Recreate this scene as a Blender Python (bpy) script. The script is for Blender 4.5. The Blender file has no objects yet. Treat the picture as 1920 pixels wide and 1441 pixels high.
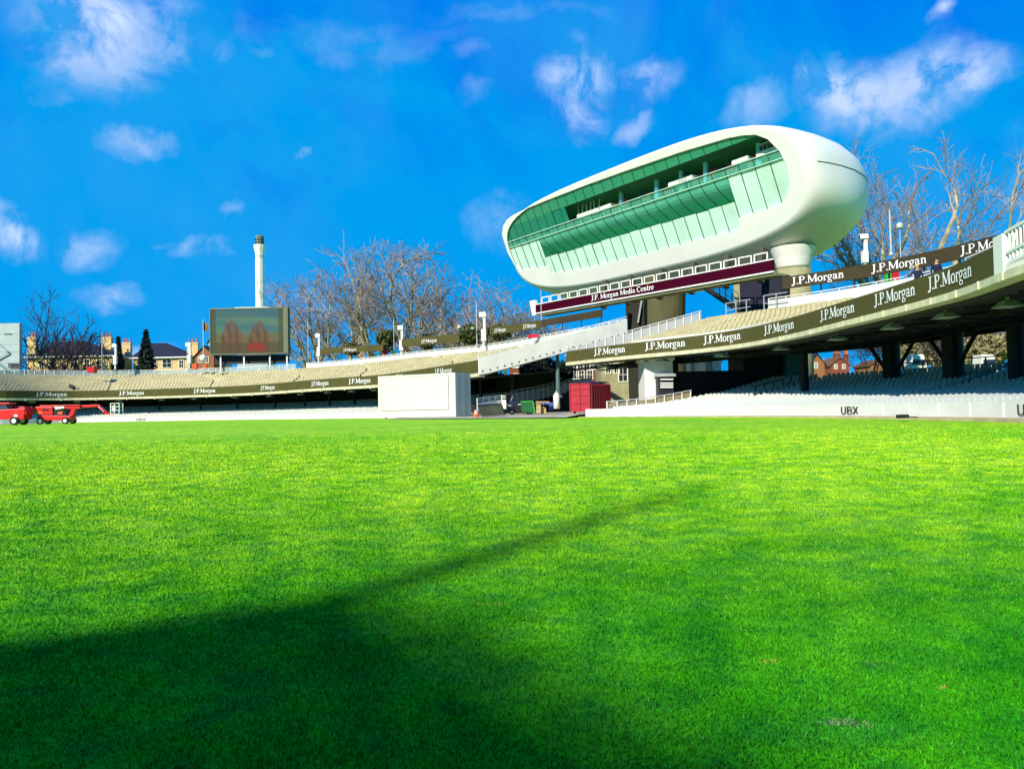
import bpy, bmesh, math, random
import numpy as np
from mathutils import Vector, Matrix

random.seed(7)
RNG = np.random.default_rng(11)
scene = bpy.context.scene
COL = scene.collection
rad = math.radians
EYE = 1.55

# ------------------------------------------------------------------ camera
F = 1500.0
PITCH, ROLL = rad(1.89), rad(-1.1)
CAMR = (Matrix.Rotation(rad(90) + PITCH, 3, 'X') @ Matrix.Rotation(ROLL, 3, 'Z'))
CAMP = Vector((0, 0, EYE))
cd = bpy.data.cameras.new('camera')
cam = bpy.data.objects.new('camera', cd)
COL.objects.link(cam)
cam.matrix_world = Matrix.Translation(CAMP) @ CAMR.to_4x4()
cd.sensor_width = 36.0
cd.sensor_fit = 'HORIZONTAL'
cd.lens = F / 1920 * 36.0
cd.clip_start = 0.05
cd.clip_end = 9000
scene.camera = cam

def ray(px, py):
    return CAMR @ Vector((px - 960, 720.5 - py, -F))

def at(px, py, Y):
    d = ray(px, py)
    return CAMP + d * (Y / d.y)

def atz(px, py, z):
    d = ray(px, py)
    return CAMP + d * ((z - EYE) / d.z)

def proj(p):
    q = CAMR.transposed() @ (Vector(p) - CAMP)
    return (960 + F * q.x / -q.z, 720.5 - F * q.y / -q.z)

# ------------------------------------------------------------------ materials
_M = {}
def mat(name, col, rough=0.7, var=0.12, scale=1.5, bump=0.0, bscale=30.0, metal=0.0, spec=0.4, col2=None, detail=6.0, stretch=None):
    if name in _M:
        return _M[name]
    m = bpy.data.materials.new(name)
    m.use_nodes = True
    nt = m.node_tree
    b = nt.nodes['Principled BSDF']
    b.inputs['Roughness'].default_value = rough
    b.inputs['Metallic'].default_value = metal
    b.inputs['Specular IOR Level'].default_value = spec
    tc = nt.nodes.new('ShaderNodeTexCoord')
    src = tc.outputs['Object']
    if stretch:
        mp = nt.nodes.new('ShaderNodeMapping')
        mp.inputs['Scale'].default_value = stretch
        nt.links.new(src, mp.inputs['Vector'])
        src = mp.outputs['Vector']
    n = nt.nodes.new('ShaderNodeTexNoise')
    n.inputs['Scale'].default_value = scale
    n.inputs['Detail'].default_value = detail
    n.inputs['Roughness'].default_value = 0.65
    nt.links.new(src, n.inputs['Vector'])
    r = nt.nodes.new('ShaderNodeValToRGB')
    a = [max(0, c * (1 - var)) for c in col]
    c2 = col2 if col2 else [min(1, c * (1 + var)) for c in col]
    r.color_ramp.elements[0].position = 0.33
    r.color_ramp.elements[1].position = 0.67
    r.color_ramp.elements[0].color = (*a, 1)
    r.color_ramp.elements[1].color = (*c2, 1)
    nt.links.new(n.outputs['Fac'], r.inputs['Fac'])
    nt.links.new(r.outputs['Color'], b.inputs['Base Color'])
    if bump:
        n2 = nt.nodes.new('ShaderNodeTexNoise')
        n2.inputs['Scale'].default_value = bscale
        n2.inputs['Detail'].default_value = 4
        nt.links.new(src, n2.inputs['Vector'])
        bp = nt.nodes.new('ShaderNodeBump')
        bp.inputs['Strength'].default_value = bump
        bp.inputs['Distance'].default_value = 0.03
        nt.links.new(n2.outputs['Fac'], bp.inputs['Height'])
        nt.links.new(bp.outputs['Normal'], b.inputs['Normal'])
    _M[name] = m
    return m

def glass(name, col, alpha=0.5, rough=0.05):
    """thin tinted pane: part see-through, part coloured gloss"""
    if name in _M:
        return _M[name]
    m = bpy.data.materials.new(name)
    m.use_nodes = True
    nt = m.node_tree
    b = nt.nodes['Principled BSDF']
    b.inputs['Base Color'].default_value = (*col, 1)
    b.inputs['Roughness'].default_value = rough
    b.inputs['Specular IOR Level'].default_value = 0.6
    n = nt.nodes.new('ShaderNodeTexNoise')
    n.inputs['Scale'].default_value = 0.25
    mr = nt.nodes.new('ShaderNodeMapRange')
    mr.inputs['To Min'].default_value = max(0, alpha - 0.08)
    mr.inputs['To Max'].default_value = min(1, alpha + 0.08)
    nt.links.new(n.outputs['Fac'], mr.inputs['Value'])
    t = nt.nodes.new('ShaderNodeBsdfTransparent')
    t.inputs['Color'].default_value = (*[0.35 + 0.65 * c for c in col], 1)
    mx = nt.nodes.new('ShaderNodeMixShader')
    nt.links.new(mr.outputs['Result'], mx.inputs['Fac'])
    nt.links.new(t.outputs['BSDF'], mx.inputs[1])
    nt.links.new(b.outputs['BSDF'], mx.inputs[2])
    nt.links.new(mx.outputs['Shader'], nt.nodes['Material Output'].inputs['Surface'])
    _M[name] = m
    return m

WHITE = mat('white_paint', (0.74, 0.735, 0.64), 0.45, 0.06, 0.8)
CREAMW = mat('cream_white_paint', (0.80, 0.79, 0.64), 0.5, 0.08, 0.7)
HULL = mat('pod_white_aluminium', (0.77, 0.77, 0.705), 0.42, 0.05, 0.12, spec=0.35)
OLIVE = mat('olive_board', (0.075, 0.070, 0.021), 0.8, 0.12, 0.35, spec=0.12)
DOLIVE = mat('dark_brown_board', (0.052, 0.041, 0.020), 0.8, 0.12, 0.35, spec=0.12)
MAROON = mat('maroon_board', (0.042, 0.0005, 0.010), 0.8, 0.1, 0.5, spec=0.05)
CONC = mat('pale_concrete', (0.55, 0.52, 0.33), 0.85, 0.22, 1.2, 0.2, 12)
CONCD = mat('weathered_concrete', (0.30, 0.29, 0.15), 0.85, 0.25, 0.5, 0.2, 8)
TERR = mat('terrace_concrete', (0.42, 0.385, 0.22), 0.9, 0.3, 0.9, 0.3, 10)
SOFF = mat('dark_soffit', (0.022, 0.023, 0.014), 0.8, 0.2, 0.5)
POLEW = mat('weathered_white_pole', (0.46, 0.47, 0.42), 0.6, 0.15, 1.0)
STEELD = mat('dark_steel', (0.010, 0.010, 0.014), 0.6, 0.2, 1.0)
BLACK = mat('black_plastic', (0.010, 0.010, 0.013), 0.45, 0.2, 3.0)
SEATW = mat('white_seat_plastic', (0.55, 0.58, 0.50), 0.5, 0.08, 3.0)
SEATB = mat('beige_seat_plastic', (0.43, 0.385, 0.205), 0.8, 0.22, 0.5)
LETT = mat('white_lettering', (0.82, 0.82, 0.78), 0.5, 0.02, 1.0)
LETTB = mat('black_lettering', (0.02, 0.02, 0.02), 0.5, 0.02, 1.0)
RED = mat('red_paint', (0.62, 0.008, 0.008), 0.38, 0.15, 2.0)
REDBIN = mat('red_plastic', (0.55, 0.012, 0.02), 0.5, 0.1, 3.0)
GRNBIN = mat('green_plastic', (0.03, 0.42, 0.05), 0.5, 0.1, 3.0)
DKGREEN = mat('dark_green_paint', (0.01, 0.10, 0.022), 0.5, 0.15, 1.0)
ORANGE = mat('orange_plastic', (0.75, 0.10, 0.02), 0.5, 0.1, 2.0)
CONTR = mat('container_red', (0.36, 0.008, 0.022), 0.55, 0.15, 1.2)
BRICK = mat('orange_brick', (0.27, 0.11, 0.04), 0.9, 0.25, 4.0)
BRICKR = mat('red_brick', (0.20, 0.055, 0.028), 0.9, 0.3, 3.0)
STOCK = mat('cream_stock_brick', (0.62, 0.45, 0.20), 0.9, 0.2, 2.0)
SLATE = mat('dark_slate', (0.010, 0.012, 0.030), 0.75, 0.3, 1.5)
POT = mat('terracotta', (0.48, 0.13, 0.035), 0.85, 0.2, 3.0)
BARK = mat('bark', (0.22, 0.19, 0.085), 0.95, 0.5, 1.3, 0.4, 6, col2=(0.56, 0.50, 0.32))
TWIG = mat('twig_bark', (0.20, 0.155, 0.09), 0.95, 0.45, 0.25, col2=(0.40, 0.32, 0.25))
BARKD = mat('dark_bark', (0.02, 0.016, 0.016), 0.95, 0.4, 1.3)
TWIGD = mat('dark_twig_bark', (0.035, 0.026, 0.03), 0.95, 0.35, 0.5)
CONIF = mat('conifer_needles', (0.008, 0.022, 0.014), 0.9, 0.5, 1.0)
IVY = mat('ivy_leaves', (0.05, 0.075, 0.016), 0.8, 0.6, 1.5, col2=(0.16, 0.17, 0.04))
HEDG = mat('winter_hedge_twigs', (0.24, 0.21, 0.085), 0.9, 0.5, 1.0, col2=(0.38, 0.34, 0.16))
WINP = mat('window_pane_dark', (0.02, 0.025, 0.035), 0.12, 0.2, 1.0, spec=0.6)
GREYP = mat('pale_grey_cladding', (0.33, 0.40, 0.40), 0.6, 0.10, 0.6)
STEEL = mat('galvanised_steel', (0.42, 0.46, 0.44), 0.45, 0.15, 2.0, metal=0.3)
RUBBER = mat('tyre_rubber', (0.012, 0.012, 0.012), 0.8, 0.2, 4.0)
WOOD = mat('pale_timber', (0.50, 0.36, 0.16), 0.8, 0.2, 3.0)
BLUE = mat('blue_plastic', (0.02, 0.08, 0.42), 0.5, 0.15, 2.0)
NAVY = mat('navy_cloth', (0.006, 0.010, 0.040), 0.85, 0.25, 6.0)
SKIN = mat('skin', (0.52, 0.28, 0.18), 0.6, 0.08, 6.0)
HAIRM = mat('dark_hair', (0.015, 0.010, 0.008), 0.7, 0.2, 10.0)
YELL = mat('yellow_knit', (0.70, 0.50, 0.06), 0.8, 0.15, 8.0)
TEAL = mat('teal_screen', (0.02, 0.13, 0.12), 0.6, 0.1, 1.0)
LIGHTB = mat('pale_blue_post', (0.25, 0.60, 0.78), 0.5, 0.1, 1.0)
TANK = mat('cream_tank_paint', (0.66, 0.60, 0.44), 0.6, 0.08, 0.6)
SAND = mat('sandy_path', (0.46, 0.36, 0.20), 0.95, 0.25, 1.2, 0.2, 20)
LAMPG = mat('lamp_glass', (0.55, 0.58, 0.40), 0.3, 0.1, 3.0)

# ------------------------------------------------------------------ object helpers
def tag(o, label=None, cat=None, group=None, kind=None):
    if label: o['label'] = label
    if cat: o['category'] = cat
    if group: o['group'] = group
    if kind: o['kind'] = kind
    return o

def empty(name, loc, label=None, cat=None, group=None, rz=0.0):
    o = bpy.data.objects.new(name, None)
    o.empty_display_size = 0.2
    COL.objects.link(o)
    o.location = loc
    o.rotation_euler = (0, 0, rz)
    return tag(o, label, cat, group)

def copy_tree(o, parent=None):
    c = o.copy()
    COL.objects.link(c)
    if parent is not None:
        c.parent = parent
    for ch in list(o.children):
        copy_tree(ch, c)
    return c

def abs_loc(o):
    v = Vector((0, 0, 0))
    while o is not None:
        v += Vector(o.location)
        o = o.parent
    return v

class MB:
    """collects geometry for ONE mesh object"""
    def __init__(self):
        self.v, self.f, self.mi = [], [], []
        self.m = 0
    def add(self, vs, fs):
        b = len(self.v)
        self.v += [tuple(p) for p in vs]
        self.f += [tuple(i + b for i in f) for f in fs]
        self.mi += [self.m] * len(fs)
        return self
    def quad(self, a, b, c, d):
        return self.add([a, b, c, d], [(0, 1, 2, 3)])
    def hexa(self, p):
        """p: 8 corners, bottom ring 0-3, top ring 4-7"""
        return self.add(p, [(3, 2, 1, 0), (4, 5, 6, 7), (0, 1, 5, 4), (1, 2, 6, 5), (2, 3, 7, 6), (3, 0, 4, 7)])
    def box(self, c, s, rz=0.0, ax=None):
        c = Vector(c)
        if ax is None:
            x = Vector((math.cos(rz), math.sin(rz), 0)); y = Vector((-math.sin(rz), math.cos(rz), 0)); z = Vector((0, 0, 1))
        else:
            x, y, z = ax
        h = [k / 2 for k in s]
        p = [c + x * (sx * h[0]) + y * (sy * h[1]) + z * (sz * h[2])
             for sz in (-1, 1) for sx, sy in ((-1, -1), (1, -1), (1, 1), (-1, 1))]
        return self.hexa(p)
    def bar(self, a, b, w, h=None, up=(0, 0, 1)):
        a, b = Vector(a), Vector(b)
        h = h or w
        d = (b - a)
        L = d.length
        if L < 1e-6: return self
        d /= L
        up = Vector(up)
        s = d.cross(up)
        if s.length < 1e-4: s = d.cross(Vector((1, 0, 0)))
        s.normalize()
        t = s.cross(d)
        return self.box((a + b) / 2, (L, w, h), ax=(d, s, t))
    def tube(self, pts, rs, n=6, cap=True):
        pts = [Vector(p) for p in pts]
        if not hasattr(rs, '__len__'): rs = [rs] * len(pts)
        b = len(self.v)
        prev = None
        for i, p in enumerate(pts):
            d = (pts[min(i + 1, len(pts) - 1)] - pts[max(i - 1, 0)])
            if d.length < 1e-9: d = Vector((0, 0, 1))
            d.normalize()
            if prev is None:
                s = d.cross(Vector((0, 0, 1)))
                if s.length < 0.05: s = d.cross(Vector((1, 0, 0)))
            else:
                s = prev - d * prev.dot(d)
            s.normalize(); prev = s
            t = d.cross(s)
            for k in range(n):
                a = 2 * math.pi * k / n
                self.v.append(tuple(p + (s * math.cos(a) + t * math.sin(a)) * rs[i]))
        for i in range(len(pts) - 1):
            for k in range(n):
                k2 = (k + 1) % n
                self.f.append((b + i * n + k, b + i * n + k2, b + (i + 1) * n + k2, b + (i + 1) * n + k)); self.mi.append(self.m)
        if cap:
            self.f.append(tuple(b + k for k in reversed(range(n)))); self.mi.append(self.m)
            e = b + (len(pts) - 1) * n
            self.f.append(tuple(e + k for k in range(n))); self.mi.append(self.m)
        return self
    def lathe(self, c, prof, n=16):
        """prof: [(r,z)] around vertical axis through c"""
        c = Vector(c); b = len(self.v)
        for r, z in prof:
            for k in range(n):
                a = 2 * math.pi * k / n
                self.v.append((c.x + r * math.cos(a), c.y + r * math.sin(a), c.z + z))
        for i in range(len(prof) - 1):
            for k in range(n):
                k2 = (k + 1) % n
                self.f.append((b + i * n + k, b + i * n + k2, b + (i + 1) * n + k2, b + (i + 1) * n + k)); self.mi.append(self.m)
        self.f.append(tuple(b + k for k in reversed(range(n)))); self.mi.append(self.m)
        e = b + (len(prof) - 1) * n
        self.f.append(tuple(e + k for k in range(n))); self.mi.append(self.m)
        return self
    def prism(self, poly, off):
        """poly: planar loop of points, extruded by vector off"""
        n = len(poly); off = Vector(off)
        p = [Vector(q) for q in poly]
        self.add(p + [q + off for q in p],
                 [tuple(range(n))[::-1], tuple(range(n, 2 * n))] + [(i, (i + 1) % n, n + (i + 1) % n, n + i) for i in range(n)])
        return self
    def build(self, name, material, parent=None, smooth=False, world=False, bevel=0.0, fixn=False):
        """world=True: geometry was given in world coordinates although the parent is placed"""
        me = bpy.data.meshes.new(name)
        v = self.v
        if world and parent is not None:
            o = abs_loc(parent)
            v = [(p[0] - o.x, p[1] - o.y, p[2] - o.z) for p in v]
        me.from_pydata(v, [], self.f)
        mats = material if isinstance(material, (list, tuple)) else [material]
        for m in mats: me.materials.append(m)
        if len(mats) > 1:
            me.polygons.foreach_set('material_index', self.mi)
        if fixn:
            bm = bmesh.new(); bm.from_mesh(me)
            bmesh.ops.recalc_face_normals(bm, faces=bm.faces)
            bm.to_mesh(me); bm.free()
        if smooth:
            me.polygons.foreach_set('use_smooth', [True] * len(me.polygons))
        me.update()
        o = bpy.data.objects.new(name, me)
        COL.objects.link(o)
        if parent is not None: o.parent = parent
        if bevel:
            bv = o.modifiers.new('bevel', 'BEVEL'); bv.width = bevel; bv.segments = 2; bv.limit_method = 'ANGLE'
        return o

# ------------------------------------------------------------------ curves in plan
class Curve:
    def __init__(self, pts, step=1.0, raw=False):
        P = [Vector((p[0], p[1])) for p in pts]
        if not raw:
            out = []
            for i in range(len(P) - 1):
                p0, p1, p2, p3 = P[max(i - 1, 0)], P[i], P[i + 1], P[min(i + 2, len(P) - 1)]
                m = max(2, int((p2 - p1).length / step))
                for k in range(m):
                    t = k / m
                    out.append(0.5 * ((2 * p1) + (p2 - p0) * t + (2 * p0 - 5 * p1 + 4 * p2 - p3) * t * t + (3 * p1 - p0 - 3 * p2 + p3) * t ** 3))
            out.append(P[-1])
            for _ in range(6):
                out = [out[0]] + [(out[i - 1] + out[i] * 2 + out[i + 1]) / 4 for i in range(1, len(out) - 1)] + [out[-1]]
            P = out
        self.p = P
        self.s = [0.0]
        for i in range(1, len(P)): self.s.append(self.s[-1] + (P[i] - P[i - 1]).length)
        self.L = self.s[-1]
        self.n = []
        for i in range(len(P)):
            t = P[min(i + 2, len(P) - 1)] - P[max(i - 2, 0)]
            t.normalize()
            self.n.append(Vector((-t.y, t.x)))
    def idx(self, s):
        s = min(max(s, 0), self.L)
        lo, hi = 0, len(self.s) - 2
        while lo < hi:
            m = (lo + hi + 1) // 2
            if self.s[m] <= s: lo = m
            else: hi = m - 1
        return lo, (s - self.s[lo]) / max(1e-9, self.s[lo + 1] - self.s[lo])
    def pt(self, s, d=0.0, z=0.0):
        i, t = self.idx(s)
        p = self.p[i].lerp(self.p[i + 1], t)
        n = self.n[i].lerp(self.n[i + 1], t); n.normalize()
        q = p + n * d
        return Vector((q.x, q.y, z))
    def nrm(self, s):
        i, t = self.idx(s)
        n = self.n[i].lerp(self.n[i + 1], t); n.normalize()
        return Vector((n.x, n.y, 0))
    def tan(self, s):
        n = self.nrm(s)
        return Vector((n.y, -n.x, 0))
    def offset(self, d):
        return Curve([p + n * d for p, n in zip(self.p, self.n)], raw=True)
    def s_at_px(self, px, d=0.0, z=EYE + 6):
        best, bs = 1e9, 0
        for k in range(int(self.L * 5) + 1):
            s = k / 5
            e = abs(proj(self.pt(s, d, z))[0] - px)
            if e < best: best, bs = e, s
        return bs

def sweep(mb, curve, prof, s0=0.0, s1=None, step=1.5, closed=True, zf=None):
    """profile [(d,z)] swept along curve (z is relative to the eye); closed profile with end caps"""
    s1 = curve.L if s1 is None else s1
    n = max(1, int((s1 - s0) / step))
    m = len(prof(s0) if callable(prof) else prof)
    rows = []
    for i in range(n + 1):
        s = s0 + (s1 - s0) * i / n
        dz = zf(s) if zf else 0
        rows.append([curve.pt(s, d, EYE + z + dz) for d, z in (prof(s) if callable(prof) else prof)])
    vs = [p for r in rows for p in r]
    fs = []
    for i in range(n):
        for k in range(m if closed else m - 1):
            k2 = (k + 1) % m
            fs.append((i * m + k, (i + 1) * m + k, (i + 1) * m + k2, i * m + k2))
    if closed:
        fs.append(tuple(range(m)))
        fs.append(tuple(n * m + k for k in reversed(range(m))))
    mb.add(vs, fs)
    return mb

# ------------------------------------------------------------------ lettering
def arc(cx, cy, rx, ry, a0, a1, n=10):
    return [(cx + rx * math.cos(rad(a0 + (a1 - a0) * i / n)), cy + ry * math.sin(rad(a0 + (a1 - a0) * i / n))) for i in range(n + 1)]
GL = {
 'J': (0.50, [([(0.30, 1.0), (0.30, 0.15), (0.24, -0.06), (0.05, -0.10)], 0.15), ([(0.13, 0.975), (0.47, 0.975)], 0.06), ([(0.03, -0.05), (0.10, -0.05)], 0.14)]),
 'P': (0.66, [([(0.17, 0.0), (0.17, 1.0)], 0.16), ([(0.17, 0.97), (0.40, 0.97), (0.55, 0.88), (0.59, 0.74), (0.55, 0.59), (0.40, 0.49), (0.17, 0.49)], 0.09), ([(0.02, 0.03), (0.34, 0.03)], 0.06), ([(0.02, 0.97), (0.20, 0.97)], 0.06), ([(0.57, 0.84), (0.57, 0.64)], 0.13)]),
 'M': (1.02, [([(0.14, 0.0), (0.14, 1.0)], 0.07), ([(0.15, 0.99), (0.50, 0.10)], 0.15), ([(0.50, 0.10), (0.83, 0.99)], 0.07), ([(0.86, 0.0), (0.86, 1.0)], 0.16), ([(0.02, 0.03), (0.27, 0.03)], 0.06), ([(0.72, 0.03), (1.0, 0.03)], 0.06), ([(0.02, 0.97), (0.24, 0.97)], 0.06), ([(0.80, 0.97), (1.0, 0.97)], 0.06)]),
 'C': (0.72, [(arc(0.38, 0.5, 0.32, 0.50, 50, 310, 16), 0.11), ([(0.10, 0.36), (0.10, 0.64)], 0.15), ([(0.60, 0.98), (0.60, 0.72)], 0.06)]),
 'o': (0.56, [(arc(0.28, 0.33, 0.21, 0.31, 0, 360, 18), 0.10), ([(0.08, 0.22), (0.08, 0.44)], 0.13), ([(0.48, 0.22), (0.48, 0.44)], 0.13)]),
 'r': (0.44, [([(0.15, 0.0), (0.15, 0.66)], 0.13), ([(0.17, 0.46), (0.24, 0.60), (0.40, 0.62)], 0.09), ([(0.02, 0.025), (0.30, 0.025)], 0.05), ([(0.36, 0.63), (0.36, 0.50)], 0.12), ([(0.03, 0.635), (0.16, 0.635)], 0.05)]),
 'g': (0.52, [(arc(0.23, 0.44, 0.17, 0.20, 0, 360, 16), 0.10), (arc(0.24, -0.15, 0.20, 0.14, 0, 360, 16), 0.08), ([(0.12, 0.26), (0.10, 0.10), (0.30, 0.02)], 0.07), ([(0.36, 0.58), (0.50, 0.64)], 0.08)]),
 'a': (0.54, [([(0.08, 0.50), (0.12, 0.61), (0.26, 0.64), (0.37, 0.56), (0.37, 0.06), (0.52, 0.03)], 0.11), (arc(0.22, 0.20, 0.15, 0.16, 40, 330, 12), 0.09)]),
 'n': (0.60, [([(0.15, 0.0), (0.15, 0.66)], 0.13), ([(0.17, 0.48), (0.30, 0.63), (0.42, 0.60), (0.46, 0.48), (0.46, 0.0)], 0.12), ([(0.02, 0.025), (0.28, 0.025)], 0.05), ([(0.34, 0.025), (0.59, 0.025)], 0.05), ([(0.03, 0.635), (0.16, 0.635)], 0.05)]),
 'e': (0.50, [(arc(0.26, 0.33, 0.19, 0.31, 8, 315, 16), 0.10), ([(0.08, 0.22), (0.08, 0.44)], 0.12), ([(0.08, 0.37), (0.46, 0.37)], 0.06)]),
 'd': (0.58, [(arc(0.24, 0.32, 0.17, 0.30, 0, 360, 16), 0.10), ([(0.43, 0.0), (0.43, 1.0)], 0.13), ([(0.32, 0.975), (0.44, 0.975)], 0.05), ([(0.43, 0.025), (0.56, 0.025)], 0.05)]),
 'i': (0.32, [([(0.16, 0.0), (0.16, 0.66)], 0.13), ([(0.16, 0.82), (0.16, 0.97)], 0.15), ([(0.02, 0.025), (0.30, 0.025)], 0.05), ([(0.03, 0.635), (0.17, 0.635)], 0.05)]),
 't': (0.38, [([(0.17, 0.90), (0.17, 0.10), (0.25, 0.02), (0.36, 0.06)], 0.12), ([(0.02, 0.63), (0.35, 0.63)], 0.06)]),
 '.': (0.24, [([(0.05, 0.07), (0.19, 0.07)], 0.14)]),
 ' ': (0.30, []),
 'U': (0.66, [([(0.12, 1.0), (0.12, 0.30), (0.18, 0.09), (0.33, 0.0), (0.48, 0.09), (0.54, 0.30), (0.54, 1.0)], 0.13)]),
 'B': (0.66, [([(0.13, 0.0), (0.13, 1.0)], 0.14), ([(0.13, 0.95), (0.42, 0.95), (0.52, 0.84), (0.52, 0.64), (0.42, 0.53), (0.13, 0.53)], 0.11), ([(0.13, 0.05), (0.45, 0.05), (0.57, 0.17), (0.57, 0.39), (0.45, 0.51), (0.13, 0.51)], 0.11)]),
 'X': (0.66, [([(0.06, 0.0), (0.58, 1.0)], 0.14), ([(0.58, 0.0), (0.06, 1.0)], 0.14)]),
}
def text_width(t): return sum(GL[c][0] for c in t)

def lettering(mb, text, width, cap, place, depth=0.06):
    """place(x, y, k) -> world point; x runs 0..width, y 0..cap, k = lift off the board"""
    sx = width / text_width(text)
    x0 = 0.0
    k = 0
    for ch in text:
        adv, strokes = GL[ch]
        for pts, w in strokes:
            k += 1
            lift = depth + 0.0025 * (k % 5)
            n = len(pts)
            L, R = [], []
            for i, (x, y) in enumerate(pts):
                ax, ay = pts[max(i - 1, 0)]; bx, by = pts[min(i + 1, n - 1)]
                if n > 2 and pts[0] == pts[-1]:
                    pass
                dx, dy = bx - ax, by - ay
                l = math.hypot(dx, dy) or 1
                ox, oy = -dy / l * w / 2, dx / l * w / 2
                L.append(((x0 + x + ox) * sx, (y + oy) * cap)); R.append(((x0 + x - ox) * sx, (y - oy) * cap))
            vs = [place(x, y, lift) for x, y in L] + [place(x, y, lift) for x, y in R]
            mb.add(vs, [(i, i + 1, n + i + 1, n + i) for i in range(n - 1)])
        x0 += adv
    return mb

def curve_text(curve, sc, z0, width, cap, text, parent, m=LETT, d=0.0, name='lettering', zf=None, inward=True):
    """lettering that follows the front of a swept board; read from the field side"""
    mb = MB()
    def place(x, y, k):
        s = sc - width / 2 + x
        dz = zf(s) if zf else 0
        return curve.pt(s, d - k, EYE + z0 + y + dz)
    lettering(mb, text, width, cap, place)
    return mb.build(name, m, parent, world=True)

def flat_text(p0, p1, z0, width, cap, text, parent, m=LETT, t=0.5, lift=0.03, name='lettering', up=(0, 0, 1)):
    """lettering on a straight board from p0 to p1 (left to right as read), centred at fraction t"""
    p0, p1 = Vector(p0), Vector(p1)
    x = (p1 - p0); L = x.length; x.normalize()
    up = Vector(up)
    f = x.cross(up); f.normalize()
    c = p0 + x * (L * t)
    mb = MB()
    lettering(mb, text, width, cap, lambda a, b, k: c + x * (a - width / 2) + up * (b + z0) + f * (k + lift))
    return mb.build(name, m, parent, world=True)

# ------------------------------------------------------------------ railings
def railing(name, pts, h, label, cat='railing', group=None, panel=None, post_every=2.0, rails=(1.0,), rw=0.06, pw=0.06, m=WHITE, panel_z=(0.12, 0.86), parent_cat=True, flat=False):
    """pts: 3D foot points; posts, top rails and infill panels"""
    pts = [Vector(p) for p in pts]
    root = empty(name, pts[0], label, cat, group)
    mb = MB()
    for r in rails:
        for a, b in zip(pts, pts[1:]):
            mb.bar(a + Vector((0, 0, h * r)), b + Vector((0, 0, h * r)), rw, rw)
    mb.build('rail', m, root, world=True)
    if panel:
        mb = MB()
        for a, b in zip(pts, pts[1:]):
            mb.hexa([a + Vector((0, 0, h * panel_z[0])), b + Vector((0, 0, h * panel_z[0])), b + Vector((0.01, 0.012, h * panel_z[0])), a + Vector((0.01, 0.012, h * panel_z[0])),
                     a + Vector((0, 0, h * panel_z[1])), b + Vector((0, 0, h * panel_z[1])), b + Vector((0.01, 0.012, h * panel_z[1])), a + Vector((0.01, 0.012, h * panel_z[1]))])
        mb.build('panel', panel, root, world=True)
    pos = [pts[0]]
    acc = 0.0
    for a, b in zip(pts, pts[1:]):
        L = (b - a).length
        d = post_every - acc
        while d <= L + 1e-6:
            pos.append(a.lerp(b, d / L)); d += post_every
        acc = L - (d - post_every)
    pos = pos[:98]
    pm = MB().box((0, 0, h / 2), (pw, pw, h)).build('post', m, root)
    for i, p in enumerate(pos):
        o = pm if i == 0 else pm.copy()
        if i:
            COL.objects.link(o); o.parent = root
        o.location = p - pts[0]
    return root
SKY_SAT, SKY_HUE, SKY_VAL, SKY_STR = 1.7, 0.49, 1.0, 0.07
AZURE, AZURE2, AZMIX = (0.0, 1.35, 9.0), (0.0, 3.55, 9.0), 0.97
CLOUDC = (7.0, 8.6, 11.5)
SUN_E, EXPOSURE = 4.6, 0.5
# ================================================================== the ground
def interp(x, xs, ys):
    return float(np.interp(x, xs, ys))
_D = [0, 6, 12, 20, 33, 60, 90, 400]
_Z = [-1.55, -1.42, -1.24, -1.02, -0.80, -0.735, -0.69, -0.66]
def gz(x, y):
    return EYE + interp(math.hypot(x, y), _D, _Z)

# left stand front edge (far left -> right end) and right stand front edge (left end -> near)
LZB, LZT = 4.3, 5.75
RZB, RZT = 5.3, 6.52
_lp = [(-60, 746.5), (0, 746), (125, 746), (250, 743.7), (375, 740), (475, 736), (610, 726.7), (707, 721), (800, 711), (897, 699)]
CL = Curve([atz(px, py, EYE + LZB) for px, py in _lp])
_rp = [(1062, 679), (1165, 667.5), (1290, 656), (1390, 644), (1480, 627), (1572, 604), (1663, 581), (1755, 556), (1816, 538), (1868, 514)]
_rq = [atz(px, py, EYE + RZB) for px, py in _rp]
CR = Curve([(p.x, p.y) for p in _rq] + [(19.6, 28.0), (18.6, 20.0), (17.0, 12.0)])
SR_END = CR.s_at_px(1868, 0, EYE + RZB)      # fascia stops here, a white balustrade goes on
# boundary wall at the right
_wp = [(1098, 782.3), (1200, 781.6), (1300, 781), (1450, 781), (1594, 782), (1750, 784), (1900, 786.5)]
_wq = [atz(px, py, EYE - 0.73) for px, py in _wp]
WR = Curve([(p.x, p.y) for p in _wq] + [(18.8, 24), (18.2, 16)])
WL = CL.offset(-3.0)
print('CL', [(round(p.x, 1), round(p.y, 1)) for p in CL.p[::12]])
print('CR', [(round(p.x, 1), round(p.y, 1)) for p in CR.p[::8]], SR_END, CR.L)
print('WR', [(round(p.x, 1), round(p.y, 1)) for p in WR.p[::8]])

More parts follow.
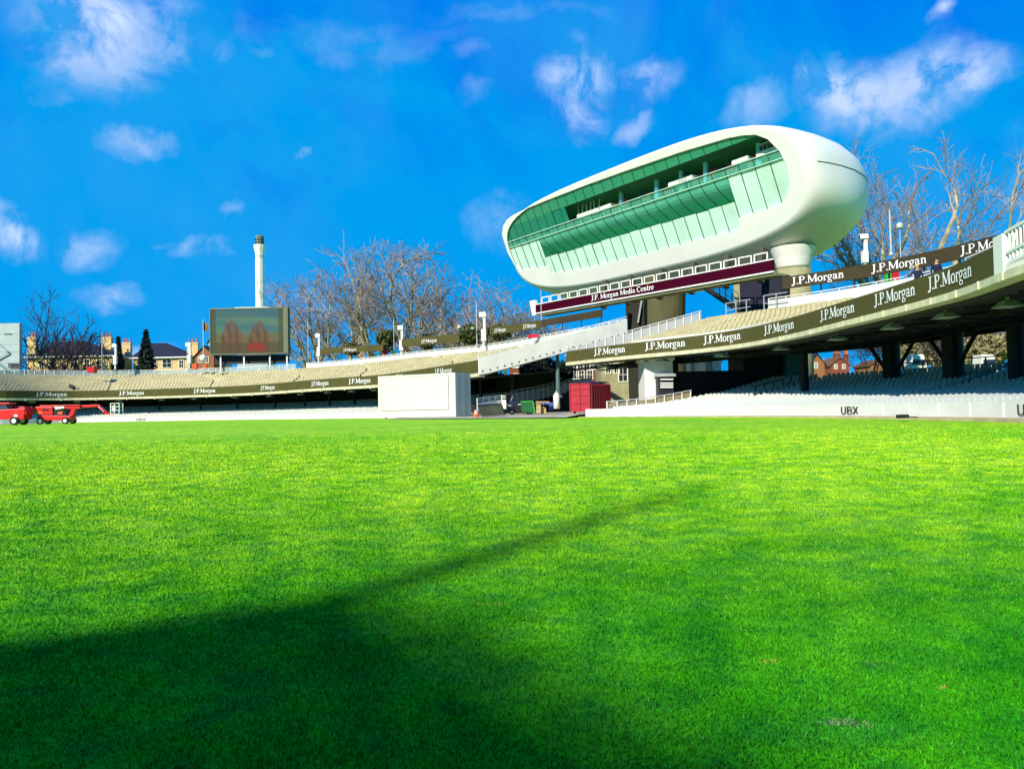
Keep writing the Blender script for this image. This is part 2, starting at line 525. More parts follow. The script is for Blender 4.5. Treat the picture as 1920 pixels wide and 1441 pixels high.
def grass_material(name, blades=False):
    m = bpy.data.materials.new(name)
    m.use_nodes = True
    nt = m.node_tree
    b = nt.nodes['Principled BSDF']
    b.inputs['Roughness'].default_value = 0.65
    b.inputs['Specular IOR Level'].default_value = 0.03
    geo = nt.nodes.new('ShaderNodeNewGeometry')
    def noise(scale, det=5, rgh=0.6):
        n = nt.nodes.new('ShaderNodeTexNoise')
        n.inputs['Scale'].default_value = scale
        n.inputs['Detail'].default_value = det
        n.inputs['Roughness'].default_value = rgh
        nt.links.new(geo.outputs['Position'], n.inputs['Vector'])
        return n.outputs['Fac']
    def ramp(fac, p0, c0, p1, c1):
        r = nt.nodes.new('ShaderNodeValToRGB')
        r.color_ramp.elements[0].position = p0; r.color_ramp.elements[0].color = (*c0, 1)
        r.color_ramp.elements[1].position = p1; r.color_ramp.elements[1].color = (*c1, 1)
        nt.links.new(fac, r.inputs['Fac'])
        return r.outputs['Color']
    def mix(fac, a, c, mode='MIX'):
        x = nt.nodes.new('ShaderNodeMix'); x.data_type = 'RGBA'; x.blend_type = mode
        if isinstance(fac, float): x.inputs[0].default_value = fac
        else: nt.links.new(fac, x.inputs[0])
        nt.links.new(a, x.inputs[6]); nt.links.new(c, x.inputs[7])
        return x.outputs[2]
    big = ramp(noise(0.16, 3), 0.36, GA, 0.64, GB)
    med = ramp(noise(1.5, 5), 0.38, GC, 0.66, GD)
    c = mix(0.5, big, med)
    wear = ramp(noise(0.9, 4, 0.55), 0.50, (1, 1, 1), 0.74, (1.28, 1.08, 1.2))
    c = mix(1.0, c, wear, 'MULTIPLY')
    tone = ramp(noise(3.2, 4, 0.6), 0.36, (0.45, 0.70, 2.0), 0.60, (1.1, 1.03, 1.0))
    c = mix(1.0, c, tone, 'MULTIPLY')
    # deep green near, yellower far: grazing-view brightness painted into the turf colour
    sx_ = nt.nodes.new('ShaderNodeSeparateXYZ'); nt.links.new(geo.outputs['Position'], sx_.inputs[0])
    ad = nt.nodes.new('ShaderNodeMath'); ad.operation = 'MULTIPLY_ADD'; ad.inputs[1].default_value = 5.0
    nt.links.new(noise(0.35, 4), ad.inputs[0]); nt.links.new(sx_.outputs['Y'], ad.inputs[2])
    lr = nt.nodes.new('ShaderNodeMapRange'); lr.interpolation_type = 'SMOOTHSTEP'
    lr.inputs['From Min'].default_value = 5.5; lr.inputs['From Max'].default_value = 17.0
    nt.links.new(ad.outputs[0], lr.inputs['Value'])
    near_green = nt.nodes.new('ShaderNodeRGB'); near_green.outputs[0].default_value = (0.17, 0.64, 5.0, 1)
    thin = nt.nodes.new('ShaderNodeRGB'); thin.outputs[0].default_value = (1.24, 1.05, 16.0, 1)  # far tone: lit blade tips at a grazing angle, painted in
    c = mix(1.0, c, mix(lr.outputs[0], near_green.outputs[0], thin.outputs[0]), 'MULTIPLY')
    if blades:
        at_ = nt.nodes.new('ShaderNodeVertexColor'); at_.layer_name = 'tint'
        c = mix(1.0, c, at_.outputs['Color'], 'MULTIPLY')
        tr = nt.nodes.new('ShaderNodeBsdfTranslucent')
        nt.links.new(c, tr.inputs['Color'])
        mx = nt.nodes.new('ShaderNodeMixShader'); mx.inputs[0].default_value = 0.25
        nt.links.new(b.outputs['BSDF'], mx.inputs[1]); nt.links.new(tr.outputs['BSDF'], mx.inputs[2])
        nt.links.new(mx.outputs['Shader'], nt.nodes['Material Output'].inputs['Surface'])
    else:
        fine = ramp(noise(22, 6, 0.75), 0.38, (0.55, 0.62, 0.5), 0.62, (1.35, 1.25, 1.3))
        c = mix(0.75, c, fine, 'MULTIPLY')
        bp = nt.nodes.new('ShaderNodeBump'); bp.inputs['Strength'].default_value = 0.8; bp.inputs['Distance'].default_value = 0.03
        nt.links.new(noise(38, 5, 0.7), bp.inputs['Height'])
        nt.links.new(bp.outputs['Normal'], b.inputs['Normal'])
    nt.links.new(c, b.inputs['Base Color'])
    return m
GA, GB = (0.17, 0.56, 0.0005), (0.40, 0.76, 0.001)
GC, GD = (0.13, 0.50, 0.0005), (0.46, 0.82, 0.002)
GRASS = grass_material('mown_grass')
BLADE = grass_material('grass_blades', True)

# the field: one sheet, gently rising away from the camera
mb = MB()
ds = list(np.linspace(0.0, 12, 25)) + list(np.linspace(14, 60, 24)) + list(np.linspace(65, 190, 18)) + [260, 500, 1200, 4000]
NA = 72
for i, d in enumerate(ds):
    for k in range(NA):
        a = 2 * math.pi * k / NA
        x, y = d * math.cos(a), d * math.sin(a)
        mb.v.append((x, y, gz(x, y) if d < 380 else EYE - 0.66))
for i in range(len(ds) - 1):
    for k in range(NA):
        k2 = (k + 1) % NA
        mb.f.append((i * NA + k, (i + 1) * NA + k, (i + 1) * NA + k2, i * NA + k2)); mb.mi.append(0)
tag(mb.build('field', GRASS, smooth=True), kind='structure')

# blades of grass near the camera
def blades(n, d0, d1):
    u = RNG.random(n)
    d = (d0 ** 0.75 + u * (d1 ** 0.75 - d0 ** 0.75)) ** (1 / 0.75)
    a = (RNG.random(n) - 0.5) * rad(76)
    x, y = d * np.sin(a), d * np.cos(a)
    keep = RNG.random(n) < np.clip((34 - d) / 18, 0, 1)
    x, y, d = x[keep], y[keep], d[keep]; n = len(d)
    z = EYE + np.interp(np.hypot(x, y), _D, _Z)
    grow = np.clip(d / 4.0, 1.0, 5.0)
    clump = 0.75 + 0.5 * np.sin(x * 9 + 2 * np.sin(y * 7)) * np.sin(y * 8 + 2 * np.sin(x * 6))
    h = (0.010 + 0.012 * RNG.random(n)) * (0.8 + 0.3 * clump) * (0.85 + 0.15 * grow)
    w = (0.0028 + 0.0022 * RNG.random(n)) * grow
    yaw = RNG.random(n) * 2 * math.pi
    lean = RNG.random(n) * 0.9 + 0.1
    la = RNG.random(n) * 2 * math.pi
    bx, by = np.cos(yaw) * w, np.sin(yaw) * w
    tx, ty = x + np.cos(la) * h * lean, y + np.sin(la) * h * lean
    V = np.empty((n, 3, 3))
    V[:, 0] = np.stack([x - bx, y - by, z - 0.002], 1)
    V[:, 1] = np.stack([x + bx, y + by, z - 0.002], 1)
    V[:, 2] = np.stack([tx, ty, z + h], 1)
    t = RNG.random(n)
    c = np.ones((n, 3, 4))
    dry = RNG.random(n) < 0.025
    t = t ** 1.3
    q = np.clip((d - 3) / 9, 0, 1)          # far off the tufts blend into each other
    t = t * (1 - 0.72 * q) + 0.88 * 0.72 * q
    c[:, :, 0] = (0.12 + 1.15 * t)[:, None]; c[:, :, 1] = (0.22 + 0.95 * t)[:, None]; c[:, :, 2] = (0.8 + 0.6 * t)[:, None]
    c[dry, :, 0] *= 2.4; c[dry, :, 1] *= 1.25; c[dry, :, 2] *= 5
    return V.reshape(-1, 3), c.reshape(-1, 4)
V1, C1 = blades(760000, 2.2, 34)
# worn pale tufts seen in the foreground
def tuft(px, py, n, r):
    p = atz(px, py, EYE - 1.49)
    x = p.x + RNG.normal(0, r * 1.6, n); y = p.y + RNG.normal(0, r * 0.6, n)
    z = EYE + np.interp(np.hypot(x, y), _D, _Z)
    h = 0.006 + 0.012 * RNG.random(n); w = 0.003
    yaw = RNG.random(n) * 6.28; la = RNG.random(n) * 6.28
    V = np.empty((n, 3, 3))
    V[:, 0] = np.stack([x - np.cos(yaw) * w, y - np.sin(yaw) * w, z], 1)
    V[:, 1] = np.stack([x + np.cos(yaw) * w, y + np.sin(yaw) * w, z], 1)
    V[:, 2] = np.stack([x + np.cos(la) * h, y + np.sin(la) * h, z + h], 1)
    c = np.ones((n, 3, 4)); c[:, :, 0] = 7.0; c[:, :, 1] = 0.95; c[:, :, 2] = 14
    return V.reshape(-1, 3), c.reshape(-1, 4)
parts = [(V1, C1), tuft(1575, 1365, 150, 0.03), tuft(1610, 1372, 50, 0.03), tuft(1435, 1255, 40, 0.03), tuft(1770, 1305, 25, 0.01), tuft(1650, 1262, 40, 0.04), tuft(930, 1150, 50, 0.05)]
V = np.concatenate([p[0] for p in parts]); Cc = np.concatenate([p[1] for p in parts])
nb = len(V) // 3
me = bpy.data.meshes.new('grass')
me.vertices.add(nb * 3); me.vertices.foreach_set('co', V.ravel())
me.loops.add(nb * 3); me.loops.foreach_set('vertex_index', np.arange(nb * 3, dtype=np.int32))
me.polygons.add(nb); me.polygons.foreach_set('loop_start', np.arange(0, nb * 3, 3, dtype=np.int32))
me.polygons.foreach_set('loop_total', np.full(nb, 3, dtype=np.int32))
ca = me.color_attributes.new('tint', 'FLOAT_COLOR', 'POINT')
ca.data.foreach_set('color', Cc.ravel().astype(np.float32))
me.materials.append(BLADE)
me.update()
go = bpy.data.objects.new('grass', me); COL.objects.link(go)
tag(go, 'short green turf blades covering the near part of the field', 'grass', kind='stuff')

# sandy edge path in front of the walls and the service yard in the gap
mb = MB(); sweep(mb, WR, [(-1.0, -0.66), (0.3, -0.64), (26, -0.60), (26, -0.9), (-1.0, -0.9)])
tag(mb.build('boundary_path', SAND), kind='structure')
mb = MB(); sweep(mb, WL, [(-0.9, -0.64), (0.3, -0.62), (26, -0.58), (26, -0.9), (-0.9, -0.9)])
tag(mb.build('warning_track', SAND), kind='structure')
mb = MB()
yard = [(-14, 87, -0.625), (4.4, 67.5, -0.64), (6.2, 74, -0.45), (40, 92, -0.1), (60, 140, 0.0), (0, 150, 0.0), (-10, 112, -0.2)]
c0 = Vector((6, 88, EYE - 0.32))
yp = [Vector((x, y, EYE + z)) for x, y, z in yard]
for i in range(len(yp)): mb.add([c0, yp[i], yp[(i + 1) % len(yp)]], [(0, 1, 2)])
tag(mb.build('service_yard', mat('yard_concrete', (0.42, 0.37, 0.25), 0.9, 0.3, 0.6)), kind='structure')

# ================================================================== seats
def seat_mesh(mb, p, f, back=0.46, w=0.40):
    """one tip-up seat, facing direction f (unit, horizontal), foot at p"""
    s = Vector((-f.y, f.x, 0)); u = Vector((0, 0, 1)); p = Vector(p)
    pr = [(-0.5, 0.30), (-0.5, 0.70), (-0.38, 0.80), (0.0, 0.84), (0.38, 0.80), (0.5, 0.70), (0.5, 0.30)]
    bk = [p + s * (a * w) + u * z - f * (0.16 + (z - 0.3) * 0.18) for a, z in pr]
    mb.prism(bk, f * 0.05)
    q = [p + s * (a * w) + u * (0.40 + e) + f * d for a, d, e in ((-0.5, -0.14, 0), (0.5, -0.14, 0), (0.48, 0.20, 0.05), (-0.48, 0.20, 0.05))]
    mb.hexa(q + [k + u * 0.05 for k in q])
    mb.box(p + u * 0.18 - f * 0.1, (0.06, 0.06, 0.36))
def seat_simple(mb, p, f, w=0.42):
    s = Vector((-f.y, f.x, 0)); u = Vector((0, 0, 1)); p = Vector(p)
    j = random.uniform(-0.03, 0.03)
    bk = [p + s * (a * w) + u * (z + j) - f * (0.12 + z * 0.15) for a, z in ((-0.5, 0.0), (-0.5, 0.30), (-0.3, 0.38), (0.3, 0.38), (0.5, 0.30), (0.5, 0.0))]
    mb.prism(bk, f * 0.16)

# ================================================================== right stand
stand_r = empty('grandstand', CR.pt(0, 0, EYE - 0.66), 'curved two tier concrete stand under the glazed white building, olive board along its upper front', 'grandstand')
def terrace_profile(d0, z0, D, zD, rows, under):
    pr = []
    for k in range(rows):
        da = d0 + (D - d0) * k / rows; db = d0 + (D - d0) * (k + 1) / rows
        z = z0 + (zD - z0) * k / (rows - 1)
        pr += [(da, z), (db - 0.002, z)]
    return pr + under
RROWS = 24
RTP = (1.1, 5.70, 20.0, 10.55)
_sA, _sB = CR.s_at_px(1440, 0, EYE + 6), CR.s_at_px(1690, 0, EYE + 6)
def rend(s):                      # height of the last row: the deck lifts towards its near end
    t = min(1, max(0, (s - _sA) / (_sB - _sA)))
    return RTP[3] + 1.5 * t * t * (3 - 2 * t)
mb = MB(); sweep(mb, CR, lambda s: terrace_profile(RTP[0], RTP[1], RTP[2], rend(s), RROWS, [(20, 9.9), (0.7, 5.0)]), step=2.0)
mb.build('terrace', [TERR], stand_r, world=True)
mb = MB(); sweep(mb, CR, [(0.0, RZB), (0.0, RZT), (0.14, RZT), (0.14, RZB)], 0, SR_END)
mb.build('fascia', OLIVE, stand_r, world=True)
mb = MB(); sweep(mb, CR, [(-0.10, RZB - 0.02), (0.75, RZB - 0.02), (0.75, RZB - 0.36), (-0.10, RZB - 0.36)])
for k in range(int(CR.L / 2.6)):   # joints and brackets on the concrete lip
    s = 1.0 + k * 2.6
    p = CR.pt(s, -0.13, EYE + RZB - 0.19)
    t, n = CR.tan(s), CR.nrm(s)
    mb.box(p, (0.10, 0.08, 0.36), ax=(t, n, Vector((0, 0, 1))))
mb.build('edge_beam', CONC, stand_r, world=True)
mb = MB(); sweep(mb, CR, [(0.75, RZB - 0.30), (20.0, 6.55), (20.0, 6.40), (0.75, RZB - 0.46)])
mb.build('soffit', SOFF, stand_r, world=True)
# steel joists under the deck: each is a part
jb = 0
s = 1.5
while s < CR.L - 2:
    m2 = MB()
    a, b = CR.pt(s, 1.2, EYE + RZB - 0.62), CR.pt(s, 19.6, EYE + 6.2)
    m2.bar(a, b, 0.16, 0.10); 
    a2, b2 = CR.pt(s, 3.4, EYE + RZB - 0.95), CR.pt(s, 19.6, EYE + 5.75)
    m2.bar(a2, b2, 0.16, 0.14)
    for q in range(12):
        t0, t1 = q / 12, (q + 1) / 12
        m2.bar(a.lerp(b, t0 if q % 2 else t1), a2.lerp(b2, t1 if q % 2 else t0), 0.08, 0.08)
    m2.build('roof_truss', STEELD, stand_r, world=True)
    s += 5.2; jb += 1
for d in (5.5, 11.0, 16.5):
    mb = MB(); z = RZB - 0.5 + d * 0.06
    sweep(mb, CR, [(d, z), (d + 0.25, z), (d + 0.25, z - 0.5), (d, z - 0.5)])
    mb.build('purlin', STEELD, stand_r, world=True)
# columns: [px, top py] carried on the lower terrace
for px, d, r in ((1266, 6.0, 0.34), (1508, 6.5, 0.36), (1672, 13.0, 0.72), (1786, 13.0, 0.75), (1905, 12.5, 0.55)):
    s = CR.s_at_px(px, d, EYE + 4)
    p = CR.pt(s, d, EYE - 0.6)
    m2 = MB().lathe(p, [(r, 0), (r, 5.6), (r * 1.3, 6.2), (r * 1.3, 6.3)], 12)
    if r > 0.6:
        for sg in (-1, 1):
            t = CR.tan(s)
            m2.bar(p + t * (sg * r * 0.6) + Vector((0, 0, 3.2)), p + t * (sg * 3.4) + Vector((0, 0, 6.4)), 0.22, 0.22)
    m2.build('column', STEELD, stand_r, world=True)
# board lettering
for px in (1143, 1247, 1355, 1463, 1571, 1678, 1784):
    curve_text(CR, CR.s_at_px(px, 0, EYE + 6), RZB + 0.38, 5.1 if px < 1600 else 4.7, 0.68, 'J.P.Morgan', stand_r)
# square lights hung under the deck edge: parts
for px, d in ((1130, 1.4), (1243, 1.4), (1355, 1.4), (1463, 1.6), (1570, 1.7), (1673, 1.8), (1775, 1.9), (1888, 2.6)):
    s = CR.s_at_px(px, d, EYE + 4.6)
    p = CR.pt(s, d, EYE + RZB - 0.62)
    q = [p + CR.tan(s) * a * 0.62 + CR.nrm(s) * b * 0.5 for a, b in ((-1, -1), (1, -1), (1, 1), (-1, 1))]
    m2 = MB(); m2.hexa([k + Vector((0, 0, -0.18)) for k in q] + [p.lerp(k, 0.45) + Vector((0, 0, 0.12)) for k in q])
    m2.bar(p, p + Vector((0, 0, 0.4)), 0.12)
    m2.build('floodlight', LAMPG, stand_r, world=True)
# lower tier
LTP = (0.9, -0.35, 23.0, 2.35)
def ltz(d):                       # the lower tier steepens towards the back
    return -0.62 + 0.03 * d + 0.0045 * d * d
def lower_profile(D, rows):
    pr = []
    for k in range(rows):
        da = 0.9 + (D - 0.9) * k / rows; db = 0.9 + (D - 0.9) * (k + 1) / rows
        pr += [(da, ltz(da)), (db - 0.002, ltz(da))]
    return pr + [(D, -0.8), (0.9, -0.8)]
mb = MB(); sweep(mb, WR, lower_profile(23.0, 26), step=2.0)
mb.build('lower_terrace', mat('lower_terrace_concrete', (0.40, 0.42, 0.38), 0.9, 0.2, 0.8), stand_r, world=True)
# upper terrace seats and lower seats
mb = MB()
for k in range(RROWS):
    d = RTP[0] + (RTP[2] - RTP[0]) * (k + 0.55) / RROWS
    z = RTP[1] + (RTP[3] - RTP[1]) * k / (RROWS - 1)
    oc = CR.offset(d)
    n = int(oc.L / 0.62)
    for i in range(n):
        s = (i + 0.5) * oc.L / n
        if (i // 2) % 17 == 0: continue        # gangways
        p = oc.pt(s, 0, EYE + RTP[1] + (rend(s * CR.L / oc.L) - RTP[1]) * k / (RROWS - 1))
        if p.y < 24 or random.random() < 0.015: continue
        seat_simple(mb, p, -oc.nrm(s), 0.52)
tag(mb.build('upper_tier_seats', SEATB), 'rows of dusty beige tip up seats filling the upper deck of the right stand', 'seats', kind='stuff')
lows = []
for k in range(26):
    d = LTP[0] + (LTP[2] - LTP[0]) * (k + 0.5) / 26
    z = ltz(LTP[0] + (LTP[2] - LTP[0]) * k / 26)
    oc = WR.offset(d)
    n = int(oc.L / 0.50)
    for i in range(n):
        s = (i + 0.5) * oc.L / n
        if (i // 2) % 19 == 9: continue
        p = oc.pt(s, 0, EYE + z)
        pr = proj(p + Vector((0, 0, 0.6)))
        if p.y < 20 or pr[0] > 1990: continue
        if s < 2.0 + k * 0.05: continue
        lows.append((p, -oc.nrm(s), pr, k))
cand = sorted([q for q in lows if q[2][0] < 1905 and q[3] < 16], key=lambda q: (q[0] - CAMP).length)
pick = set(id(q) for q in cand[:300])
mb0 = MB(); seat_mesh(mb0, (0, 0, 0), Vector((0, -1, 0)))
me_seat = None
rest = MB()
for q in lows:
    p, f, pr, k = q
    if id(q) in pick:
        if me_seat is None:
            o = mb0.build('stadium_seat', SEATW); me_seat = o.data
        else:
            o = bpy.data.objects.new('stadium_seat', me_seat); COL.objects.link(o)
        o.location = p
        o.rotation_euler = (0, 0, math.atan2(f.x, -f.y))
        tag(o, 'white plastic tip up seat in the lower tier behind the boundary wall', 'seat', 'seats in the near rows of the lower tier')
    else:
        seat_mesh(rest, p, f)
tag(rest.build('lower_tier_seats', SEATW), 'farther rows of white seats in the lower tier of the right stand', 'seats', kind='stuff')

# end of the fascia: white pier and bar balustrade going on towards the camera
mb = MB(); sweep(mb, CR, [(-0.05, RZB - 0.02), (-0.05, RZT + 0.35), (0.5, RZT + 0.35), (0.5, RZB - 0.02)], SR_END + 0.005, SR_END + 0.9)
mb.build('end_pier', WHITE, stand_r, world=True)
bp = [CR.pt(SR_END + 0.9 + i * 1.2, 0.1, EYE + RZB + 0.05 + i * 0.05) for i in range(8)]
railing('balustrade', bp, 1.55, 'white balustrade of upright bars at the near end of the right stand', 'railing', panel=None, post_every=0.32, rails=(0.16, 0.45, 1.0), pw=0.07, rw=0.12, m=WHITE)
mb = MB(); sweep(mb, CR, [(0.0, RZB), (0.0, RZB + 0.22), (0.3, RZB + 0.22), (0.3, RZB)], SR_END + 0.9, CR.L)
mb.build('kerb', CREAMW, stand_r, world=True)
# left end of the right stand: sloping end wall and railing
e0, e1 = CR.pt(0, 0.05, 0), CR.pt(0, 20, 0)
PANELW = glass('white_mesh_panel', (0.74, 0.74, 0.68), 0.80, 0.5)
pts = [CR.pt(0.02, d, EYE + 5.65 + (10.5 - 5.65) * max(0, (d - 1.0)) / 19.0) for d in np.linspace(0.1, 20, 16)]
railing('end_railing', pts, 1.45, 'white panelled railing climbing the left end of the right stand', 'railing', panel=PANELW, post_every=1.35, rails=(1.0,), rw=0.11, pw=0.10)

# white front railing inside the upper front, near part
pts = [CR.pt(s, 0.75, EYE + RZT - 0.55) for s in np.linspace(CR.s_at_px(1782), SR_END - 0.3, 8)]
railing('front_railing', pts, 0.95, 'thin white handrail just behind the near end of the olive board', 'railing', post_every=2.4, rails=(0.75, 1.0), rw=0.05, pw=0.05)
pts = [CR.pt(s, 0.95, EYE + RZT - 0.45) for s in np.linspace(CR.s_at_px(1172), CR.s_at_px(1425), 14)]
railing('glare_screen', pts, 0.72, 'low white screen behind the far half of the olive board', 'screen', panel=WHITE, post_every=2.4, rails=(1.0,), rw=0.05, pw=0.05, panel_z=(0.0, 0.97))

# back of the right stand: railing then hoarding with lettering
BR = CR.offset(20.2)
sa, sb = BR.s_at_px(1440, 0, EYE + 13), BR.L - 8
pts = [BR.pt(s, 0.0, EYE + rend(s * CR.L / BR.L) + 0.1) for s in np.linspace(sa, sb, 30)]
railing('back_railing', pts, 1.45, 'white panelled railing along the back of the right upper deck', 'railing', panel=PANELW, post_every=2.2, rails=(1.0,), rw=0.08, pw=0.08)
h0, h1 = BR.s_at_px(1466, 0.6, EYE + 15), BR.L - 6
root = empty('hoarding', BR.pt(h0, 0.6, EYE + 13), 'long dark brown advertising board along the back of the right upper deck', 'hoarding')
zf = lambda s: 0.0 - 0.5 * (s - h0) / (BR.s_at_px(1900, 0.6, EYE + 15) - h0)
mb = MB(); sweep(mb, BR, [(0.6, 13.05), (0.6, 14.4), (0.72, 14.4), (0.72, 13.05)], h0, h1, zf=zf)
mb.build('board', DOLIVE, root, world=True)
for px in (1533, 1686, 1853):
    curve_text(BR, BR.s_at_px(px, 0.6, EYE + 14), 13.38, 6.4, 0.82, 'J.P.Morgan', root, d=0.6, zf=zf)
for s in np.arange(h0 + 0.6, h1 - 1, 4.0):
    p = BR.pt(s, 0.85, EYE + 10.4)
    MB().bar(p, p + Vector((0, 0, 3.8 + zf(s))), 0.14).build('support_post', STEELD, root, world=True)

# right boundary wall with painted letters
wall = empty('boundary_wall', WR.pt(0, 0, EYE - 0.68), 'low white boundary wall with black letters in front of the right stand', 'wall')
mb = MB(); sweep(mb, WR, [(0, -0.71), (0, 0.03), (0.16, 0.03), (0.16, -0.71)], step=0.7)
mb.build('panel', mat('boundary_white_paint', (0.66, 0.67, 0.58), 0.55, 0.07, 0.5, stretch=(1, 1, 3)), wall, world=True)
mb = MB()
for s in np.arange(0.3, WR.L, 2.44):
    p = WR.pt(s, -0.02, EYE - 0.34); mb.box(p, (0.05, 0.05, 0.60), ax=(WR.tan(s), WR.nrm(s), Vector((0, 0, 1))))
mb.build('batten', WHITE, wall, world=True)
for px in (1594, 1932):
    curve_text(WR, WR.s_at_px(px, 0, EYE - 0.3), -0.54, 1.9, 0.42, 'UBX', wall, m=LETTB)

# ================================================================== left stand
stand_l = empty('grandstand', CL.pt(CL.L, 0, EYE - 0.66), 'long curved two tier stand on the left beneath the big screen and chimney', 'grandstand')
LRT = (1.1, 5.05, 20.0, 9.6)
LROWS = 22
mb = MB(); sweep(mb, CL, terrace_profile(*LRT, LROWS, [(20, 9.0), (0.7, 4.0)]), step=2.5)
mb.build('terrace', [TERR], stand_l, world=True)
mb = MB(); sweep(mb, CL, [(0.0, LZB), (0.0, LZT), (0.14, LZT), (0.14, LZB)])
mb.build('fascia', OLIVE, stand_l, world=True)
mb = MB(); sweep(mb, CL, [(-0.12, LZB - 0.02), (0.75, LZB - 0.02), (0.75, LZB - 0.42), (-0.12, LZB - 0.42)])
for k in range(int(CL.L / 6.5)):
    s = 3.0 + k * 6.5
    mb.box(CL.pt(s, -0.14, EYE + LZB - 0.3), (0.3, 0.2, 0.5), ax=(CL.tan(s), CL.nrm(s), Vector((0, 0, 1))))
mb.build('edge_beam', CONC, stand_l, world=True)
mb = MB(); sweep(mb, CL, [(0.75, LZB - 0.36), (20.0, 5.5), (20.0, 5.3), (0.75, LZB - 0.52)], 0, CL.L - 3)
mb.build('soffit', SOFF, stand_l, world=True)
mb = MB(); sweep(mb, CL, [(17.5, -0.7), (17.5, 5.3), (17.8, 5.3), (17.8, -0.7)], 0, CL.L - 14)
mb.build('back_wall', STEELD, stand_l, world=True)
for k in range(int(CL.L / 9)):
    p = CL.pt(4 + k * 9, 7.5, EYE - 0.6)
    MB().lathe(p, [(0.22, 0), (0.22, 5.1)], 8).build('column', STEELD, stand_l, world=True)
LLT = (0.9, -0.35, 16.0, 2.2)
mb = MB(); sweep(mb, WL, terrace_profile(*LLT, 16, [(16, -0.7), (0.9, -0.7)]), 0, WL.L - 15, step=2.5)
mb.build('lower_terrace', mat('lower_terrace_concrete', (0.40, 0.42, 0.38)), stand_l, world=True)
for px in (95, 247, 383, 503, 600, 675, 755, 832):
    curve_text(CL, CL.s_at_px(px, 0, EYE + 5), LZB + 0.42, 5.6, 0.74, 'J.P.Morgan', stand_l)
for px in (60, 145, 225, 303, 365, 442, 505, 563, 615, 659, 703):
    s = CL.s_at_px(px, 1.2, EYE + 3.8)
    p = CL.pt(s, 1.2, EYE + LZB - 0.68)
    q = [p + CL.tan(s) * a * 0.7 + CL.nrm(s) * b * 0.4 for a, b in ((-1, -1), (1, -1), (1, 1), (-1, 1))]
    m2 = MB(); m2.hexa([k + Vector((0, 0, -0.16)) for k in q] + [p.lerp(k, 0.45) + Vector((0, 0, 0.1)) for k in q])
    m2.bar(p, p + Vector((0, 0, 0.3)), 0.12)
    m2.build('floodlight', LAMPG, stand_l, world=True)
mb = MB(); ml = MB()
for k in range(LROWS):
    d = LRT[0] + (LRT[2] - LRT[0]) * (k + 0.55) / LROWS
    z = LRT[1] + (LRT[3] - LRT[1]) * k / (LROWS - 1)
    oc = CL.offset(d); n = int(oc.L / 0.8)
    for i in range(n):
        s = (i + 0.5) * oc.L / n
        if (i // 2) % 15 == 0 or random.random() < 0.02: continue
        seat_simple(mb, oc.pt(s, 0, EYE + z), -oc.nrm(s), 0.66)
tag(mb.build('upper_tier_seats', SEATB), 'rows of dusty beige tip up seats filling the upper deck of the left stand', 'seats', kind='stuff')
for k in range(16):
    d = LLT[0] + (LLT[2] - LLT[0]) * (k + 0.55) / 16
    z = LLT[1] + (LLT[3] - LLT[1]) * k / 15
    oc = WL.offset(d); n = int(oc.L / 0.56)
    for i in range(n):
        s = (i + 0.5) * oc.L / n
        if s > oc.L - 15.5: continue
        seat_simple(ml, oc.pt(s, 0, EYE + z), -oc.nrm(s), 0.44)
tag(ml.build('lower_tier_seats', SEATW), 'sunlit white seats in the lower tier of the left stand', 'seats', kind='stuff')
wall = empty('boundary_wall', WL.pt(0, 0, EYE - 0.66), 'low white boundary wall in front of the long left stand', 'wall')
mb = MB(); sweep(mb, WL, [(0, -0.66), (0, 0.12), (0.16, 0.12), (0.16, -0.66)], 0, WL.s_at_px(893, 0, EYE), step=2.0)
mb.build('panel', mat('boundary_white_paint', (0.8, 0.8, 0.74)), wall, world=True)
curve_text(WL, WL.s_at_px(264, 0, EYE), -0.52, 2.4, 0.50, 'UBX', wall, m=LETTB)
# right end of the left stand: solid white stair parapet with bolt holes
pts = [CL.pt(CL.L, d, EYE + 4.1 + (9.0 - 4.1) * max(0, (d - 0.5)) / 19.5) for d in np.linspace(0.0, 20, 16)]
sw = empty('stair_parapet', pts[0], 'pale concrete stair parapet climbing the right end of the left stand', 'parapet')
nrm = CL.tan(CL.L)
mb = MB()
for a, b in zip(pts, pts[1:]):
    o = nrm * 0.18; up = Vector((0, 0, 1.95))
    mb.hexa([a, b, b + o, a + o, a + up, b + up, b + up + o, a + up + o])
mb.build('wall', CREAMW, sw, world=True)
mb = MB()
for a, b in zip(pts, pts[1:]):
    mb.bar(a + Vector((0, 0, 2.3)) + nrm * 0.1, b + Vector((0, 0, 2.3)) + nrm * 0.1, 0.08)
    mb.bar(a + Vector((0, 0, 1.9)) + nrm * 0.1, a + Vector((0, 0, 2.3)) + nrm * 0.1, 0.06)
mb.build('handrail', WHITE, sw, world=True)
mb = MB()
for i in range(22):
    t = (i + 0.5) / 22 * (len(pts) - 1); k = int(t)
    p = pts[k].lerp(pts[k + 1], t - k) + Vector((0, 0, 0.35)) + nrm * 0.19
    mb.box(p, (0.16, 0.05, 0.16), ax=(CL.nrm(CL.L), nrm, Vector((0, 0, 1))))
mb.build('bolt', SOFF, sw, world=True)
